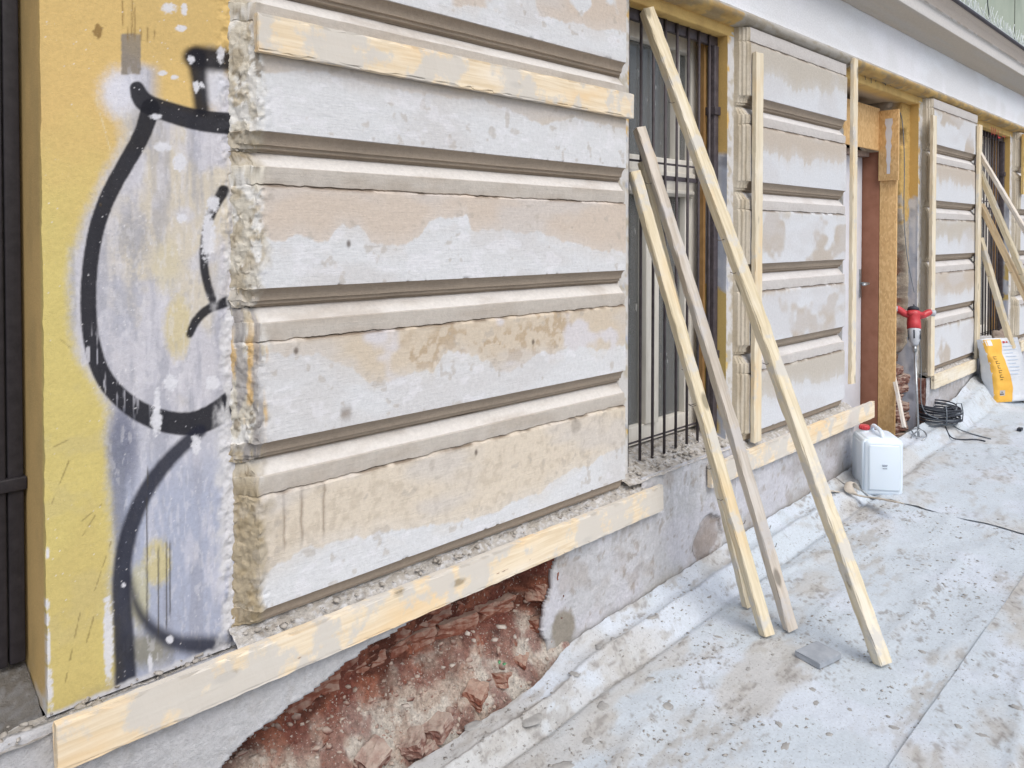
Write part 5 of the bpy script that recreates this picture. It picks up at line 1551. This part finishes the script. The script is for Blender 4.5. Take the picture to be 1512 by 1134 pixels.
ground_cable('loose_cable', [(1410, 622, .02), (1400, 636), (1370, 640), (1348, 636), (1352, 628), (1378, 622, .01), (1400, 628), (1408, 636), (1430, 640), (1452, 646), (1463, 649)], M['cable_grey'],
             'loose grey cable looping round the coil and trailing off over the sheet')
ground_cable('loose_cable', [(1396, 638), (1403, 648), (1420, 651), (1440, 650), (1455, 653)], M['rubber'], 'short dark cable end lying in front of the coil')
m_top = R @ Vector((.0, -.03, Lh + .09))
cb = [tuple(P(1361, 600, -.08)), tuple(P(1368, 612, -.10)), tuple(P(1385, 618, -.14))]
tag(tube('mixer_lead', smooth([tuple(m_top), tuple(m_top + Vector((.03, .03, .02))), tuple(P(1361, 520, .02)), tuple(P(1359, 580, -.02))] + cb, 3), .0032, M['cable_grey'], None, 7), 'dark power lead running from the red mixer down to the coil', 'cable')
tag(rough_box('wood_stick', .42, .035, .02, M['prop_grey'], .04, .001, None, 70, .004), 'short wooden stick standing in the broken corner of the doorway', 'stick')
stk = bpy.data.objects['wood_stick']
sa, sb = P(1322, 566, .10), P(1332, 615, .02)
ax_ = (sa - sb).normalized(); sd_ = Vector((1, 0, 0)); sd_ = (sd_ - ax_ * sd_.dot(ax_)).normalized()
Rm = Matrix((ax_, sd_, ax_.cross(sd_))).transposed().to_4x4(); Rm.translation = (sa + sb) / 2
stk.matrix_world = Rm

# ================================================================== PAPER SACKS
def sack(name, w, d, h, mat, seed, open_top=False):
    """stuffed paper sack standing on its end: local x width, y depth, z height"""
    nu, nv = 44, 26
    V = np.zeros((nv, nu, 3))
    for j in range(nv):
        t = j / (nv - 1)
        bul = (.80 + .20 * math.sin(math.pi * min(1, t * 1.15)) ** .5)
        dd = d * (.55 + .45 * math.sin(math.pi * (.12 + .80 * t)) ** .7)
        ww = w * (1 - .05 * math.sin(math.pi * t))
        ring = rounded_ring(ww / 2, dd / 2 * bul, min(.035, dd * .3), 10)
        V[j] = [(x, y, h * t) for x, y in ring]
    n = fbm(V[..., 0] * 14 + seed, V[..., 2] * 14, V[..., 1] * 14, 4, seed) - .5
    n2 = fbm(V[..., 0] * 40 + seed, V[..., 2] * 24, V[..., 1] * 40, 3, seed + 1) - .5
    V[..., 1] += (n * .035 + n2 * .010) * np.where(V[..., 1] < 0, 1, -1)
    V[..., 0] += n * .02
    V[-1, :, 2] += n[-1] * .03
    rings = [[tuple(p) for p in V[j]] for j in range(nv)]
    return rings
def sack_obj(name, loc, rotz, tilt, w, d, h, mat, seed):
    e = empty(name, loc, (tilt, 0, rotz))
    rg = sack(name, w, d, h, mat, seed)
    b = loft('paper_body', rg, mat, e)
    return e, rg
sp_ = on_sheet(1490, 597)
e, rg = sack_obj('paper_sack', (sp_.x + .02, sp_.y - .0, sp_.z + .0), math.radians(-30), math.radians(-14), .40, .15, .56, M['bag_white'], 81)
tag(e, 'white paper sack with a yellow printed band leaning on the grey sack', 'sack')
# printed patches follow the sack's front surface
def sack_patch(rg, u0, u1, z0, z1, mat, parent, name, off=.0025, nu=14, nv=22, skew=0.0, wave=0.0):
    A_ = np.array(rg)
    V, F = [], []
    half = A_[:, :, 0].max()
    for j in range(nv):
        t = z0 + (z1 - z0) * j / (nv - 1)
        jj = t * (len(A_) - 1); j0 = min(int(jj), len(A_) - 2); fr_ = jj - j0
        ring = A_[j0] * (1 - fr_) + A_[j0 + 1] * fr_
        front = ring[ring[:, 1] < 0]
        front = front[np.argsort(front[:, 0])]
        w0, w1 = front[0, 0], front[-1, 0]
        for i in range(nu):
            u = u0 + (u1 - u0) * i / (nu - 1)
            if wave: u += wave * math.sin(t * 7) * (i / (nu - 1))
            x = w0 + (w1 - w0) * min(max(u, 0), 1)
            y = np.interp(x, front[:, 0], front[:, 1])
            V.append((x, y - off, ring[0, 2] if True else 0))
    for j in range(nv - 1):
        for i in range(nu - 1):
            a = j * nu + i
            F.append((a, a + 1, a + nu + 1, a + nu))
    return mesh_np(name, V, F, mat, parent)
band = sack_patch(rg, .0, .42, .0, .985, M['bag_yellow'], e, 'yellow_band', .007, 20, 40, wave=.05)
sack_patch(rg, .02, .16, .88, .97, M['doorwhite'], band, 'number_box', .0085, 4, 4)
sack_patch(rg, .10, .24, .10, .18, M['bag_grey'], band, 'grey_emblem', .0085, 4, 4)
for i, (a, b) in enumerate(((.09, .21), (.13, .17))):
    sack_patch(rg, a + .01, b, .115 + .03 * i, .13 + .03 * i, M['ink'], band, 'emblem_mark', .0098, 3, 3)
sack_patch(rg, .47, .53, .915, .945, M['ink_red'], e, 'red_dot', .006, 4, 4)
for i in range(5):
    sack_patch(rg, .56 + .055 * i, .60 + .055 * i, .918, .942, M['ink_pale'] if i else M['ink_red'], e, 'headline_mark', .006, 3, 3)
for i in range(9):
    sack_patch(rg, .45, .72 + .05 * math.sin(i * 2.2), .86 - .055 * i, .872 - .055 * i, M['ink_pale'], e, 'print_line', .006, 8, 2)
# dark sloping lettering down the band, too small to read
for i in range(11):
    z = .70 - .036 * i
    sack_patch(rg, .07 + .006 * i, .07 + .006 * i + .075 + .03 * (i % 3 == 0), z, z + .008, M['ink'], band, 'letter_mark', .0095, 3, 2)
    if i % 2: sack_patch(rg, .07 + .006 * i, .085 + .006 * i, z, z + .028, M['ink'], band, 'letter_mark', .0095, 2, 3)
sp2 = on_sheet(1464, 586)
e2, rg2 = sack_obj('paper_sack', (sp2.x + .10, sp2.y + .12, sp2.z), math.radians(-28), math.radians(-10), .36, .16, .40, M['bag_grey'], 91)
tag(e2, 'plain grey paper sack behind the yellow banded sack', 'sack')
sack_patch(rg2, .22, .25, .32, .42, M['ink_blue'], e2, 'stamp', .003, 2, 3)
# crumpled clear and brown wrapping on the sill behind the sacks
def crumple(name, loc, size, mat, seed, label):
    bm = bmesh.new(); bmesh.ops.create_icosphere(bm, subdivisions=4, radius=1)
    V = np.array([v.co[:] for v in bm.verts]); F = np.array([[v.index for v in f.verts] for f in bm.faces]); bm.free()
    n = fbm(V[:, 0] * 2.2 + seed, V[:, 1] * 2.2, V[:, 2] * 2.2, 4, seed)
    rdg = np.abs(fbm(V[:, 0] * 3, V[:, 1] * 3 + seed, V[:, 2] * 3, 3, seed + 5) - .5)
    V = V * (.7 + .6 * n - .9 * np.clip(.1 - rdg, 0, 1) * 2)[:, None] * np.array(size)
    o = mesh_np(name, V, F, mat, None, smooth_f=False)
    o.location = loc
    tag(o, label, 'wrapping')
pq = P(1484, 500, -.02)
crumple('crumpled_paper', (pq.x, .02, pq.z - .04), (.20, .10, .13), mat_noise('brown_paper', lin(120, 104, 92), lin(168, 152, 138), 8, .8), 5, 'crumpled brown paper on the sill behind the sacks')
pq = P(1454, 535, -.06)
crumple('plastic_wrap', (pq.x, -.09, pq.z - .05), (.13, .07, .24), mat_noise('milky_plastic', lin(180, 184, 190), lin(205, 208, 212), 8, .3, ((20, .5, .01),)), 8, 'crumpled milky plastic wrapping beside the yellow banded sack')

# pebble of grey metal on the far right sheet
p = on_sheet(1506, 636)
o = rough_box('metal_wedge', .06, .03, .02, M['rubber'], .02, .001, None, 95, .004); o.location = (p.x, p.y, p.z + .012)
tag(o, 'small dark metal piece lying on the sheet beyond the cable', 'offcut')
